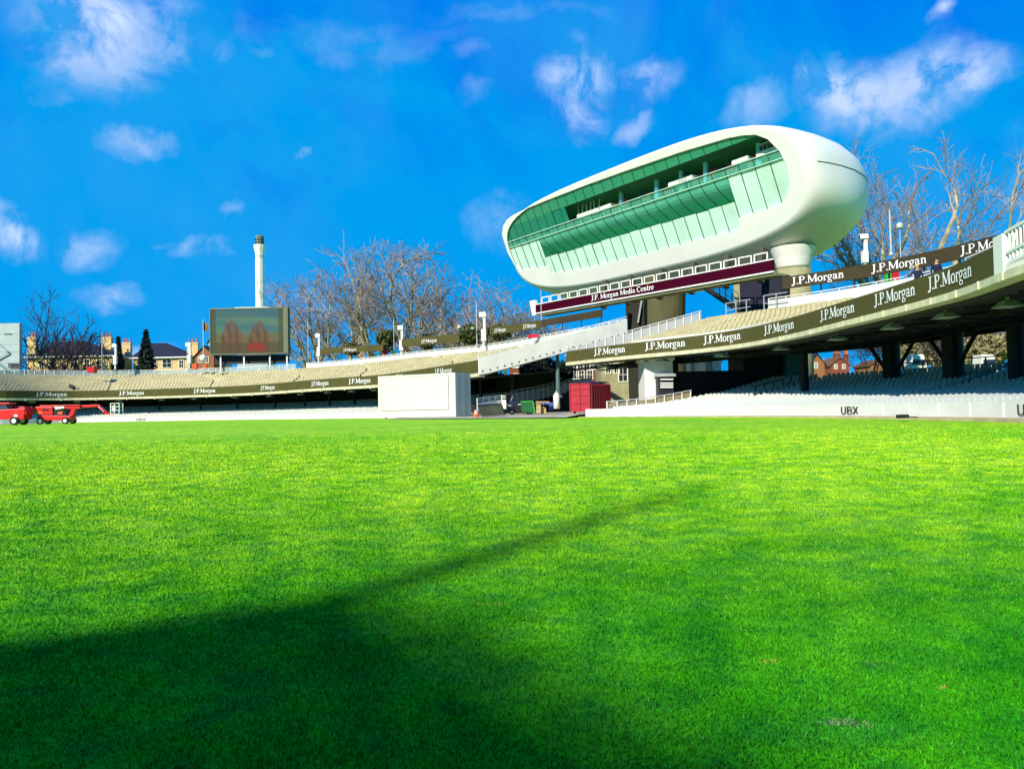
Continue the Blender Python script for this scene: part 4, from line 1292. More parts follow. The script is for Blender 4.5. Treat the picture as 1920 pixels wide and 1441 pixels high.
# picture: a grid with colours computed per vertex
nx, nz = 90, 54
mb = MB()
X0, X1, Z0, Z1 = x0 + 0.2, x1 - 1.0, zb + 0.24, zt - 0.25
cols = []
def vn(x, y):
    return (math.sin(x * 12.9 + y * 4.1) + math.sin(x * 31 - y * 17.3) * 0.6 + math.sin(y * 41 + x * 7) * 0.5) / 2.1
for j in range(nz + 1):
    for i in range(nx + 1):
        u, v = i / nx, j / nz
        mb.v.append((X0 + (X1 - X0) * u, Ys - 0.05, Z0 + (Z1 - Z0) * v))
        sky = Vector((0.06, 0.20, 0.20)).lerp(Vector((0.12, 0.26, 0.17)), 0.5 + 0.5 * math.sin(v * 16 + u * 3 + vn(u, v)))
        if v > 0.8: sky = sky.lerp(Vector((0.05, 0.16, 0.19)), 0.7)
        c = sky
        if v < 0.52: c = c.lerp(Vector((0.16, 0.17, 0.07)), min(1, (0.52 - v) * 8))
        for cx, cw, h in ((0.29, 0.125, 0.76), (0.66, 0.13, 0.72)):
            dx = abs(u - cx) / cw
            hh = h - 0.20 * max(0, dx - 0.25) - 0.30 * max(0, dx - 0.65) + 0.07 * vn(u * 2.1, cx) + 0.05 * vn(u * 7, 0.3)
            if dx < 1.25 and v < hh:
                k = min(1, (1.25 - dx) * 5) * min(1, (hh - v) * 14)
                c = c.lerp(Vector((0.22, 0.09, 0.045)) * (0.8 + 0.5 * vn(u * 5, v * 0.4) + 0.2 * vn(u * 11, v * 5)), k * (0.75 + 0.2 * vn(u * 4, v * 4)))
        if v < 0.25: c = c.lerp(Vector((0.10, 0.075, 0.03)), 0.7)
        if 0.49 < u < 0.75 and v < 0.26 - abs(u - 0.62) * 0.6: c = Vector((0.30, 0.035, 0.02))
        if u < 0.07 or u > 0.93 or v < 0.05: c = c.lerp(Vector((0.07, 0.09, 0.035)), 0.75)
        cols.append((c.x, c.y, c.z, 1))
for j in range(nz):
    for i in range(nx):
        k = j * (nx + 1) + i
        mb.f.append((k, k + 1, k + nx + 2, k + nx + 1)); mb.mi.append(0)
pm = bpy.data.materials.new('screen_picture'); pm.use_nodes = True
nt = pm.node_tree; bs = nt.nodes['Principled BSDF']
vc = nt.nodes.new('ShaderNodeVertexColor'); vc.layer_name = 'picture'
bs.inputs['Base Color'].default_value = (0.02, 0.02, 0.02, 1); bs.inputs['Roughness'].default_value = 1.0; bs.inputs['Specular IOR Level'].default_value = 0.0
nt.links.new(vc.outputs['Color'], bs.inputs['Emission Color']); bs.inputs['Emission Strength'].default_value = 0.62
o = mb.build('picture', pm, scr, world=True)
ca = o.data.color_attributes.new('picture', 'FLOAT_COLOR', 'POINT')
ca.data.foreach_set('color', [k for c in cols for k in c])
for f in (0.12, 0.42, 0.75, 0.97):
    xx = x0 + (x1 - x0) * f
    MB().box((xx, Ys + 0.7, (EYE + 9 + zb) / 2), (0.3, 0.3, zb - EYE - 9)).build('leg', WHITE, scr, world=True)
MB().box(((x0 + x1) / 2, Ys + 2.0, zb - 1.0), (x1 - x0 - 0.8, 0.5, 1.9)).build('backing', STEELD, scr, world=True)

Yc = 300
p0 = at(488, 600, Yc)
sc_ = Yc / F
zs = lambda y: at(488, y, Yc).z
chim = empty('chimney', Vector((p0.x, Yc, EYE - 0.6)), 'tall slim white chimney with a dark lantern top rising behind the screen', 'chimney')
r0 = 8.6 * sc_
MB().lathe((p0.x, Yc, 0), [(r0 * 1.02, EYE - 0.6), (r0 * 0.98, zs(500)), (r0 * 0.96, zs(480)), (r0 * 1.04, zs(473)), (r0 * 1.30, zs(464)), (r0 * 1.34, zs(459.5)), (r0 * 0.9, zs(458.5))], 10).build('shaft', WHITE, chim, world=True)
MB().lathe((p0.x, Yc, 0), [(r0 * 0.88, zs(459)), (r0 * 0.9, zs(446)), (r0 * 0.98, zs(445.5)), (r0 * 0.95, zs(443)), (r0 * 0.7, zs(442))], 12).build('lantern', mat('grey_green_lantern', (0.16, 0.18, 0.12)), chim, world=True)
mb = MB()
for i in range(10):
    a = i * 2 * math.pi / 10 + 0.3
    for z in (456, 450):
        mb.box((p0.x + math.cos(a) * r0 * 0.9, Yc + math.sin(a) * r0 * 0.9, zs(z)), (0.22, 0.5, 0.75), rz=a)
mb.build('window', WINP, chim, world=True)
mb = MB(); 
for z in (484, 481): mb.lathe((p0.x, Yc, zs(z)), [(r0 * 1.02, 0), (r0 * 1.02, 0.12)], 10)
mb.build('band', CONCD, chim, world=True)
a, b = at(443, 576, 250), at(500, 574, 250)
blk = empty('flat_roof_block', Vector(((a.x + b.x) / 2, 250, EYE - 0.6)), 'white flat roofed block just showing above the video screen', 'building')
MB().box(((a.x + b.x) / 2, 255, (a.z + EYE - 0.6) / 2 - 0.5), (b.x - a.x, 9, a.z - EYE + 0.6 - 1.2)).build('wall', GREYP, blk, world=True)
MB().box(((a.x + b.x) / 2, 255, a.z - 0.5), (b.x - a.x + 1, 10, 1.0)).build('roof', WHITE, blk, world=True)

# sight screen: a big white box on small wheels
B_ = Vector((-6.1, 86.0, 0)); fx = Vector((-0.87, 0.5, 0)).normalized(); bk_ = Vector((0.5, 0.87, 0)).normalized()
W_, D_, H_ = 10.6, 3.0, 4.85
zb_ = EYE - 0.62
ss = empty('sight_screen', Vector((B_.x, B_.y, zb_)), 'big white boxy sight screen standing at the field edge', 'sight screen')
def sp(x, y, z): return Vector((B_.x, B_.y, zb_)) + fx * x + bk_ * y + UP * z
def sbox(mb, xa, xb, ya, yb, za, zb2): return mb.hexa([sp(xa, ya, za), sp(xb, ya, za), sp(xb, yb, za), sp(xa, yb, za), sp(xa, ya, zb2), sp(xb, ya, zb2), sp(xb, yb, zb2), sp(xa, yb, zb2)])
SSW = mat('sight_screen_white', (0.57, 0.62, 0.49), 0.5, 0.04, 0.4)
sbox(MB(), 0, W_, 0, D_, 0.12, H_).build('body', SSW, ss, world=True)
mb = MB()
sbox(mb, 0.9, 10.0, -0.05, -0.003, 0.95, H_ - 0.3)
mb.build('panel', SSW, ss, world=True)
mb = MB()
GL1 = mat('thin_grey_joint', (0.30, 0.31, 0.27))
for xa, xb, za, zz in ((0.82, 0.88, 0.9, H_ - 0.25), (10.02, 10.08, 0.9, H_ - 0.25), (0.9, 10.0, 0.86, 0.92), (0.9, 10.0, H_ - 0.28, H_ - 0.24), (5.4, 5.45, 0.2, 0.85), (7.6, 7.64, 0.3, 0.8), (3.2, 3.24, 0.3, 0.8)):
    sbox(mb, xa, xb, -0.03, -0.004, za, zz)
mb.build('joint', GL1, ss, world=True)
mb = MB()
for ya in (0.55, 0.95, 1.9, 2.3):
    mb.hexa([sp(-0.03, ya, 0.2), sp(0.003, ya, 0.2), sp(0.003, ya + 0.05, 0.2), sp(-0.03, ya + 0.05, 0.2), sp(-0.03, ya, H_ - 0.1), sp(0.003, ya, H_ - 0.1), sp(0.003, ya + 0.05, H_ - 0.1), sp(-0.03, ya + 0.05, H_ - 0.1)])
mb.build('side_batten', GL1, ss, world=True)
for x in (0.8, 3.5, 7, 9.8):
    for y in (0.4, 2.6):
        mb = MB(); p = sp(x, y, 0.07); mb.tube([p - bk_ * 0.06, p + bk_ * 0.06], 0.10, 10); mb.build('wheel', RUBBER, ss, world=True)
# ================================================================== bare trees
def tree_meshes(seed, H, spread, n_limbs, levels, trunk_r, trunk_h, up=0.55, twigs=5, wide=0.42, rmin=0.024, low=0.30, kids_n=(4, 4, 4)):
    """a bare tree inside an egg shaped envelope; returns (trunk MB, crown MB), foot at the origin"""
    rnd = random.Random(seed)
    T, Cn = MB(), MB()
    ez, ea, eb = H * (0.5 + low / 2), H * wide, H * (0.5 - low / 2) * 1.03
    def outside(p):
        w = 1 + 0.12 * math.sin(3 * math.atan2(p.y, p.x) + seed) + 0.08 * math.sin(p.z * 0.9 + seed)
        return (p.x ** 2 + p.y ** 2) / (ea * w) ** 2 + ((p.z - ez) / (eb * w)) ** 2
    def grow(p, d, L, r, lv):
        if lv > 1:
            for _ in range(3):
                if outside(p + d * L) > 1: L *= 0.66
            if L < 0.25: return
        n = 5 if lv < 2 else (4 if lv < 4 else 2)
        pts, rs = [p.copy()], [r]
        q, dd = p.copy(), d.copy()
        w = (0.05, 0.16, 0.20, 0.22, 0.26, 0.3)[min(lv, 5)]
        bend = Vector((rnd.gauss(0, w), rnd.gauss(0, w), rnd.gauss(0, w * 0.5)))
        for i in range(n):
            dd = dd + bend * 0.6 + Vector((rnd.gauss(0, w), rnd.gauss(0, w), rnd.gauss(0, w * 0.6) + (up * 0.10 if lv < 3 else 0.02)))
            dd.normalize()
            if i == n // 2: bend = -bend
            q = q + dd * (L / n)
            pts.append(q.copy()); rs.append(r * (1 - 0.45 * (i + 1) / n))
        tgt = T if lv <= 2 else Cn
        tgt.tube(pts, [max(k, rmin) for k in rs], 7 if lv < 2 else (5 if lv < 3 else 3), cap=False)
        if lv >= levels: return
        kids = n_limbs if lv == 0 else (kids_n[lv - 1] if lv < 4 else (twigs if lv == 4 else 3))
        for k in range(kids):
            t = 0.28 + 0.72 * (k + rnd.random()) / kids if lv > 0 else 0.62 + 0.38 * (k + 0.5) / kids
            if k == kids - 1: t = 1.0
            j = min(int(t * n), n - 1); f = t * n - j
            b = pts[j].lerp(pts[j + 1], min(f, 1))
            base = (pts[j + 1] - pts[j]).normalized()
            a = (k / kids) * 2 * math.pi + rnd.random() * 0.7
            s = base.cross(Vector((rnd.gauss(0, 1), rnd.gauss(0, 1), rnd.gauss(0, 1)))) if lv > 0 else Vector((math.cos(a), math.sin(a), 0))
            if s.length < 1e-3: s = Vector((1, 0, 0))
            s.normalize()
            ang = (rnd.uniform(0.40, 0.90) if k < kids - 1 else rnd.uniform(0.05, 0.3)) if lv > 0 else rnd.uniform(0.30, 0.80) * spread
            nd = base * math.cos(ang) + s * math.sin(ang)
            nd.z += up * (0.22 if lv < 3 else 0.10)
            nd.normalize()
            ll = L * (rnd.uniform(0.58, 0.80) if lv > 0 else 1.0)
            if lv == 0: ll = (H - trunk_h) * rnd.uniform(0.40, 0.55)
            if lv >= 3: ll = max(ll, H * 0.045) * (0.72 if lv >= 4 else 0.9)
            rr = max(rmin, rs[min(j + 1, n)] * (rnd.uniform(0.45, 0.66) if k < kids - 1 else 0.95))
            grow(b, nd, ll, rr, lv + 1)
    grow(Vector((0, 0, 0)), Vector((rnd.gauss(0, 0.03), rnd.gauss(0, 0.03), 1)).normalized(), trunk_h, trunk_r, 0)
    return T, Cn
_TM = {}
def put_tree(key, px, pytop, Y, label, group, base=-0.6, rz=0.0, tm=None, cm=None, sx=1.0, name='bare_tree'):
    """a tree whose top reaches pixel row pytop when seen in column px at depth Y"""
    T, Cn, H = _TM[key]
    p = at(px, 700, Y)
    z0 = EYE + base
    top = at(px, pytop, Y).z
    k = (top - z0) / H
    root = empty(name, (p.x, p.y, z0), label, 'tree', group, rz)
    root.scale = (k * sx, k * sx, k)
    for nm, me, m in (('trunk', T, tm or BARK), ('crown', Cn, cm or TWIG)):
        kk = (key, nm, m.name)
        if kk not in _TM:
            o = me.build(nm, m, root); _TM[kk] = o.data
        else:
            o = bpy.data.objects.new(nm, _TM[kk]); COL.objects.link(o); o.parent = root
    return root
def reg(key, *a, **k):
    T, Cn = tree_meshes(*a, **k)
    zs_ = sorted(v[2] for v in Cn.v)
    _TM[key] = (T, Cn, zs_[int(len(zs_) * 0.995)])
    print('tree', key, len(Cn.f), round(_TM[key][2], 1))
reg('plane1', 3, 22, 1.1, 5, 5, 0.80, 6.0, up=0.45, twigs=6, wide=0.44, rmin=0.022)
reg('plane2', 9, 22, 1.25, 5, 5, 0.85, 4.5, up=0.35, twigs=6, wide=0.50, rmin=0.022)
reg('plane3', 21, 22, 1.0, 4, 5, 0.72, 7.0, up=0.55, twigs=6, wide=0.36, rmin=0.022)
reg('stems', 14, 14, 0.75, 10, 4, 0.22, 0.7, up=0.9, wide=0.42, low=0.10, rmin=0.035, kids_n=(4, 4, 4))
reg('slim', 31, 16, 0.7, 5, 5, 0.24, 4.0, up=0.8, twigs=3, wide=0.34)
reg('near1', 45, 22, 0.9, 4, 5, 0.72, 7.5, up=0.5, twigs=6, wide=0.36, rmin=0.017)
reg('near2', 52, 22, 1.35, 4, 5, 0.85, 5.5, up=0.30, twigs=6, wide=0.52, rmin=0.017)

G1 = 'bare trees behind the left stand'
put_tree('plane2', 20, 541, 250, 'bare tree above the pale stair tower at the left edge', G1, rz=0.4, tm=BARKD, cm=TWIGD, sx=0.8)
put_tree('stems', 112, 596, 192, 'dark many stemmed bare tree in front of the left cream house', G1, rz=1.0, tm=BARKD, cm=TWIGD, sx=1.05)
put_tree('plane1', 602, 508, 206, 'rounded bare tree beside the right edge of the screen', G1, rz=0.3, sx=0.95)
put_tree('plane3', 655, 478, 203, 'bare tree second to the right of the screen, leaning limbs', G1, rz=2.1, sx=0.95)
put_tree('plane2', 705, 470, 200, 'bare tree left of the tallest bare tree, pale twisting limbs', G1, rz=4.0, sx=0.85)
put_tree('plane1', 772, 455, 198, 'tallest bare tree behind the left stand, pale trunk and wide crown', G1, rz=1.7, sx=0.95)
put_tree('plane3', 845, 508, 192, 'bare tree right of the tallest one, greyish pink twigs', G1, rz=5.0, sx=0.95)
put_tree('plane2', 905, 525, 196, 'bare tree behind the white camera mast on the left stand', G1, rz=0.9, sx=0.9)
put_tree('slim', 952, 560, 180, 'small bare tree just left of the maroon sign end', G1, rz=0.2, sx=1.3)
put_tree('slim', 990, 572, 186, 'lowest bare tree close to the end of the maroon sign', G1, rz=2.2, sx=1.4)
put_tree('stems', 850, 570, 190, 'low bushy bare tree below the pinkish crown', G1, rz=0.6, sx=1.3)
G2 = 'bare trees behind the right stand'
put_tree('near1', 1683, 278, 118, 'bare tree with upright trunk beside the white flagpole at the right', G2, rz=0.8, sx=0.72)
put_tree('near2', 1772, 272, 122, 'wide bare tree with forked limbs above the right hoarding', G2, rz=2.6, sx=0.80)
put_tree('slim', 1640, 592, 105, 'small bare tree seen under the right deck beside the thick column', G2, rz=1.2, tm=BARKD, cm=TWIGD, sx=1.2)
put_tree('slim', 1748, 560, 96, 'dark bare tree seen under the deck between the two thick columns', G2, rz=3.3, tm=BARKD, cm=TWIGD, sx=1.0)
put_tree('stems', 1775, 560, 120, 'pale thicket tree behind the thick columns under the deck', G2, rz=0.4, sx=1.4)

# ivy clad trunks low in the row, conifers, dark hedges: leaf-sized faces
def leafy(name, label, cat, c, size, n, leaf, m, shape='ball', parent_trunk=None, group=None, seed=1, kind=None):
    rnd = random.Random(seed)
    c = Vector(c)
    root = empty(name, c, label, cat, group)
    mb = MB()
    for _ in range(n):
        if shape == 'cone':
            t = rnd.random() ** 0.75
            lay = 0.6 + 0.4 * abs(math.sin(t * 26))
            r = size[0] * (1 - t) * lay * rnd.random() ** 0.5
            a = rnd.random() * 6.283
            p = c + Vector((math.cos(a) * r, math.sin(a) * r, size[2] * (0.06 + 0.94 * t) - r * 0.25))
        else:
            while True:
                q = Vector((rnd.uniform(-1, 1), rnd.uniform(-1, 1), rnd.uniform(-1, 1)))
                if 0.2 < q.length < 1: break
            w = 0.78 + 0.22 * math.sin(q.x * 7 + seed) * math.sin(q.z * 6 + q.y * 5)
            p = c + Vector((q.x * size[0] * w, q.y * size[1] * w, size[2] * (0.5 + q.z * 0.5 * w)))
        d1 = Vector((rnd.gauss(0, 1), rnd.gauss(0, 1), rnd.gauss(0, 1))).normalized() * leaf * rnd.uniform(0.6, 1.4)
        d2 = d1.cross(Vector((rnd.gauss(0, 1), rnd.gauss(0, 1), rnd.gauss(0, 1)))); d2.normalize(); d2 *= leaf * 0.5
        mb.add([p - d1, p + d2, p + d1, p - d2], [(0, 1, 2, 3)])
    mb.build('crown', m, root, world=True)
    tb = MB(); tb.tube([c, c + UP * size[2] * 0.8], [size[2] * 0.025 + 0.05, 0.04], 6)
    for k in range(10):
        a = k * 2.4; z = size[2] * (0.1 + 0.07 * k); r = size[0] * (0.7 * (1 - z / size[2]) if shape == 'cone' else 0.6)
        tb.tube([c + UP * z, c + UP * (z + r * 0.3) + Vector((math.cos(a), math.sin(a), 0)) * r], [0.05, 0.02], 4)
    tb.build('trunk', BARKD, root, world=True)
    return root
def leafy_at(name, label, cat, px, pyb, pyt, Y, wpx, n, leaf, m, shape='ball', group=None, seed=1):
    b = at(px, pyb, Y); t = at(px, pyt, Y)
    return leafy(name, label, cat, b, (wpx * Y / F / 2, wpx * Y / F / 2, t.z - b.z), n, leaf, m, shape, group=group, seed=seed)
leafy_at('conifer', 'narrow dark conifer between the two cream houses', 'tree', 222, 700, 632, 196, 30, 900, 0.55, CONIF, 'cone', seed=2)
leafy_at('conifer', 'taller dark conifer with layered branches in front of the right cream house', 'tree', 274, 702, 620, 194, 48, 1500, 0.6, CONIF, 'cone', seed=3)
for i, (px, b, t, Y, w) in enumerate(((725, 665, 612, 168, 44), (800, 660, 622, 165, 40), (660, 668, 640, 170, 40), (880, 650, 602, 166, 48), (938, 640, 606, 168, 48))):
    leafy_at('ivy_bush', ['ivy covered stump left of the tallest bare tree', 'ivy mass at the foot of the tallest bare tree', 'ivy thicket behind the leftmost olive board', 'dense ivy thicket behind the lamp pole', 'ivy thicket behind the doubled lettering board'][i], 'bush', px, b, t, Y, w, 1300, 0.42, IVY, seed=20 + i)
# dark evergreen mass behind the stair gap
for i, (px, b, t, Y, w) in enumerate(((915, 740, 690, 128, 80), (1010, 735, 655, 132, 90), (1030, 742, 700, 130, 60), (962, 745, 705, 126, 80))):
    leafy_at('evergreen_bush', ['dark evergreen bush beside the sight screen', 'dark evergreen tree in the gap below the stair parapet', 'dark evergreen beside the green post', 'dark evergreen bush above the black car'][i], 'bush', px, b, t, Y, w, 1500, 0.5, CONIF, seed=40 + i)
for i, (px, b, t, Y, w) in enumerate(((1730, 690, 625, 118, 80), (1800, 690, 622, 112, 80), (1860, 690, 615, 108, 90), (1920, 690, 615, 104, 80), (1690, 692, 640, 120, 60))):
    leafy_at('winter_thicket', ['tangled pale thicket between the thick columns', 'tangled pale thicket right of the nearer thick column', 'large pale thicket in the right opening under the deck', 'pale thicket at the right edge under the deck', 'small pale thicket left of the nearer thick columns'][i], 'bush', px, b, t, Y, w, 2600, 0.34, HEDG, seed=60 + i)

# ================================================================== houses
def window(parent, c, w, h, ax, n, m=CREAMW):
    """frame standing proud of the wall, pane as a sub-part"""
    f = MB(); c = Vector(c)
    t = 0.14
    for s in (-1, 1):
        f.box(c + ax * (s * (w / 2 - t / 2)), (t, 0.16, h), ax=(ax, n, UP))
        f.box(c + UP * (s * (h / 2 - t / 2)), (w - 2 * t, 0.16, t), ax=(ax, n, UP))
    f.box(c, (0.07, 0.12, h - 2 * t), ax=(ax, n, UP)); f.box(c + UP * 0.002, (w - 2 * t, 0.10, 0.07), ax=(ax, n, UP))
    fo = f.build('window', m, parent, world=True)
    p = MB().box(c + n * -0.03, (w - 2 * t, 0.04, h - 2 * t), ax=(ax, n, UP)).build('pane', WINP, fo, world=True)
    return fo
def chimney_stack(parent, c, w, z0, z1, m, pots=3):
    o = MB().box((c[0], c[1], (z0 + z1) / 2), (w, 1.0, z1 - z0)).box((c[0], c[1], z1 - 0.3), (w + 0.25, 1.25, 0.25)).build('chimney', m, parent, world=True)
    for k in range(pots):
        x = c[0] + (k - (pots - 1) / 2) * w / pots
        MB().lathe((x, c[1], z1), [(0.2, 0), (0.17, 0.9), (0.22, 0.95), (0.2, 1.15)], 8).build('chimney_pot', POT, o, world=True)
def hip_house(px0, px1, ye, yr, rx0, rx1, Y, label, wins, stacks, depth=11, wall_m=STOCK):
    """eaves from px0 to px1 at pixel row ye, ridge from rx0 to rx1 at yr"""
    a, b = at(px0, ye, Y), at(px1, ye, Y)
    ze = (a.z + b.z) / 2
    r = at((rx0 + rx1) / 2, yr, Y + depth / 2)
    zr = r.z
    x0, x1 = a.x, b.x
    base = EYE - 0.6
    root = empty('house', ((x0 + x1) / 2, Y, base), label, 'house')
    MB().box(((x0 + x1) / 2, Y + depth / 2, (base + ze) / 2), (x1 - x0 - 1.4, depth - 1.2, ze - base)).build('wall', wall_m, root, world=True)
    q0, q1 = at(rx0, yr, Y + depth / 2).x, at(rx1, yr, Y + depth / 2).x
    E = [(x0, Y, ze), (x1, Y, ze), (x1, Y + depth, ze), (x0, Y + depth, ze)]
    R = [(q0, Y + depth / 2, zr), (q1, Y + depth / 2, zr)]
    mb = MB(); mb.add(E + R, [(0, 1, 5, 4), (1, 2, 5), (2, 3, 4, 5), (3, 0, 4), (3, 2, 1, 0)])
    rf = mb.build('roof', SLATE, root, world=True)
    mb = MB(); mb.box(((x0 + x1) / 2, Y - 0.1, ze - 0.16), (x1 - x0, 0.25, 0.32)); mb.box((x0 + 0.1, Y + depth / 2, ze - 0.16), (0.25, depth, 0.32)); mb.box((x1 - 0.1, Y + depth / 2, ze - 0.16), (0.25, depth, 0.32))
    mb.build('gutter', WHITE, root, world=True)
    for px, py, w, h in wins:
        c = at(px, py, Y + 0.52); window(root, c, w, h, Vector((1, 0, 0)), Vector((0, -1, 0)))
    for px, y0, y1, w, dy in stacks:
        c = at(px, y0, Y + dy); z1 = at(px, y1, Y + dy).z
        chimney_stack(root, (c.x, Y + dy), w, base + 4, z1, wall_m)
    return root
hip_house(44, 214, 667, 640, 112, 160, 205, 'left cream brick house with dark hipped roof behind the many stemmed tree', ((98, 678, 1.6, 2.3), (139, 680, 1.8, 2.4), (163, 681, 1.6, 2.3), (188, 684, 2.0, 2.6), (120, 690, 1.5, 2.0), (78, 682, 1.2, 2.2)),
          ((61, 668, 632, 2.2, 1.5), (201, 655, 632, 2.6, 7)))
hip_house(243, 356, 669, 643, 283, 312, 212, 'right cream brick house with dark hipped roof behind the layered conifer', ((313, 681, 2.6, 2.4), (290, 681, 1.4, 2.2), (340, 682, 1.4, 2.2)), ((238, 660, 642, 2.4, 6), (362, 662, 642, 3.0, 5)))
# orange gabled lodge by the flagpole
def gable_house(px0, px1, pye, pyr, Y, label, m, depth=8, roof=SLATE, wins=(), stacks=(), rot=0):
    a, b = at(px0, pye, Y), at(px1, pye, Y)
    ze = (a.z + b.z) / 2; zr = at((px0 + px1) / 2, pyr, Y).z
    x0, x1 = a.x, b.x; xm = (x0 + x1) / 2; base = EYE - 0.6
    root = empty('house', (xm, Y, base), label, 'house')
    MB().prism([(x0, Y, base), (x1, Y, base), (x1, Y, ze), (xm, Y, zr - 0.2), (x0, Y, ze)], (0, depth, 0)).build('wall', m, root, world=True)
    mb = MB()
    o = 0.4
    for s, e in ((x0 - o, x0), (x1 + o, x1)):
        k = (zr - ze) / (xm - e)
        zz = ze - abs(k) * o
        mb.hexa([(s, Y - 0.3, zz), (xm, Y - 0.3, zr), (xm, Y + depth + 0.3, zr), (s, Y + depth + 0.3, zz), (s, Y - 0.3, zz + 0.25), (xm, Y - 0.3, zr + 0.25), (xm, Y + depth + 0.3, zr + 0.25), (s, Y + depth + 0.3, zz + 0.25)])
    mb.build('roof', roof, root, world=True, fixn=True)
    for px, py, w, h in wins:
        window(root, at(px, py, Y - 0.06), w, h, Vector((1, 0, 0)), Vector((0, -1, 0)))
    for px, y0, y1, w, dy in stacks:
        c = at(px, y0, Y + dy); chimney_stack(root, (c.x, Y + dy), w, base + 3, at(px, y1, Y + dy).z, m)
    return root
gable_house(365, 401, 668, 649, 200, 'small orange brick gabled lodge left of the screen', BRICK, wins=((375, 674, 1.0, 1.6), (388, 674, 1.0, 1.6)))
gable_house(391, 416, 640, 622, 230, 'grey gable peeping out behind the left edge of the screen', GREYP)
gable_house(1518, 1546, 682, 663, 180, 'orange gabled brick house seen under the deck beside the slim column', BRICK, roof=SLATE, wins=((1530, 685, 0.8, 1.3),))
gable_house(1557, 1592, 684, 670, 196, 'wider brown roofed brick house seen under the deck, right of the orange gable', BRICKR, roof=mat('brown_roof_tiles', (0.16, 0.07, 0.03), 0.9, 0.3, 3.0), wins=((1567, 687, 0.8, 1.2), (1582, 687, 0.8, 1.2)), stacks=((1569, 674, 662, 1.4, 2), (1586, 676, 664, 1.0, 3)))
gable_house(1632, 1668, 684, 675, 172, 'low brown roofed house seen under the deck left of the thick column', BRICK, roof=mat('brown_roof_tiles', (0.16, 0.07, 0.03)))
# brick blocks behind the gap
def flat_block(px0, px1, pyt, Y, label, m, depth=8, wins=(), pyb=None, name='building', trim=None):
    a, b = at(px0, pyt, Y), at(px1, pyt, Y)
    base = EYE - 0.6 if pyb is None else at(px0, pyb, Y).z
    root = empty(name, ((a.x + b.x) / 2, Y, base), label, 'building')
    MB().box(((a.x + b.x) / 2, Y + depth / 2, (base + a.z) / 2), (b.x - a.x, depth, a.z - base)).build('wall', m, root, world=True)
    MB().box(((a.x + b.x) / 2, Y + depth / 2, a.z + 0.15), (b.x - a.x + 0.4, depth + 0.4, 0.3)).build('parapet', trim or CREAMW, root, world=True)
    for px, py, w, h in wins:
        window(root, at(px, py, Y - 0.06), w, h, Vector((1, 0, 0)), Vector((0, -1, 0)))
    return root
flat_block(1066, 1121, 664, 150, 'red brick mansion block behind the red container', BRICKR, wins=((1076, 684, 1.2, 1.8), (1088, 684, 1.2, 1.8), (1100, 684, 1.2, 1.8), (1112, 684, 1.2, 1.8), (1076, 702, 1.2, 1.8), (1090, 702, 1.2, 1.8), (1106, 702, 1.2, 1.8)))
flat_block(1126, 1178, 672, 130, 'pale stone building with cream cornice right of the brick block', CONCD, wins=((1140, 690, 1.0, 1.8), (1156, 690, 1.0, 1.8), (1168, 702, 1.6, 2.4)))
flat_block(1000, 1072, 728, 118, 'dark brick yard wall behind the green post', mat('dark_brick', (0.07, 0.04, 0.03), 0.9, 0.3, 3.0), depth=1.0, trim=CONCD)  # plain dark brick colour, slightly mottled
leafy_at('evergreen_bush', 'dark evergreen bush between the green post and the brick block', 'bush', 1056, 735, 672, 134, 44, 1300, 0.5, CONIF, seed=77)
flat_block(955, 1010, 690, 160, 'red brick house glimpsed through the gap above the black car', BRICKR, wins=((968, 708, 1.2, 1.8), (982, 708, 1.2, 1.8), (996, 708, 1.2, 1.8)))
flat_block(1208, 1261, 676, 80, 'plain white box building under the left part of the right deck', WHITE, depth=4)
lv = flat_block(1234, 1263, 706, 78.5, 'dark louvred kiosk against the white box building', STEELD, depth=3, trim=STEEL)
mb = MB()
for y in (711, 718, 722, 726):
    a, b = at(1238, y, 78.3), at(1262, y, 78.3); mb.bar(a, b, 0.10, 0.12)
mb.build('louvre', WHITE, lv, world=True)
for i, (px, w, lab) in enumerate(((1283, 30, 'leftmost cream storage tank under the right deck'), (1312, 30, 'middle cream storage tank under the right deck'), (1336, 20, 'narrow cream storage tank right of the two wide ones'))):
    Y = 140
    p = at(px, 740, Y); zt = at(px, 668, Y).z
    r = empty('storage_tank', (p.x, Y, EYE - 0.5), lab, 'tank')
    MB().lathe((p.x, Y, 0), [(w * Y / F / 2, EYE - 0.5), (w * Y / F / 2, zt), (w * Y / F / 2 * 0.8, zt + 0.3)], 24).build('body', TANK, r, world=True)
    MB().lathe((p.x, Y, zt - 1.6), [(w * Y / F / 2 + 0.03, 0), (w * Y / F / 2 + 0.03, 0.08)], 24).build('band', STEEL, r, world=True)
flat_block(1336, 1352, 680, 138, 'pale blue cabin beside the cream tanks', mat('pale_blue_cladding', (0.22, 0.42, 0.50)), depth=3, trim=STEEL)
flat_block(1393, 1472, 652, 84, 'dark enclosed room under the middle of the right deck', STEELD, depth=6, trim=STEELD)
flat_block(1473, 1501, 656, 83, 'teal tinted room end beside the slim column under the deck', TEAL, depth=3, trim=STEELD)
flat_block(1262, 1398, 702, 83, 'low dark wall below the cream tanks', STEELD, depth=0.6, trim=STEELD)
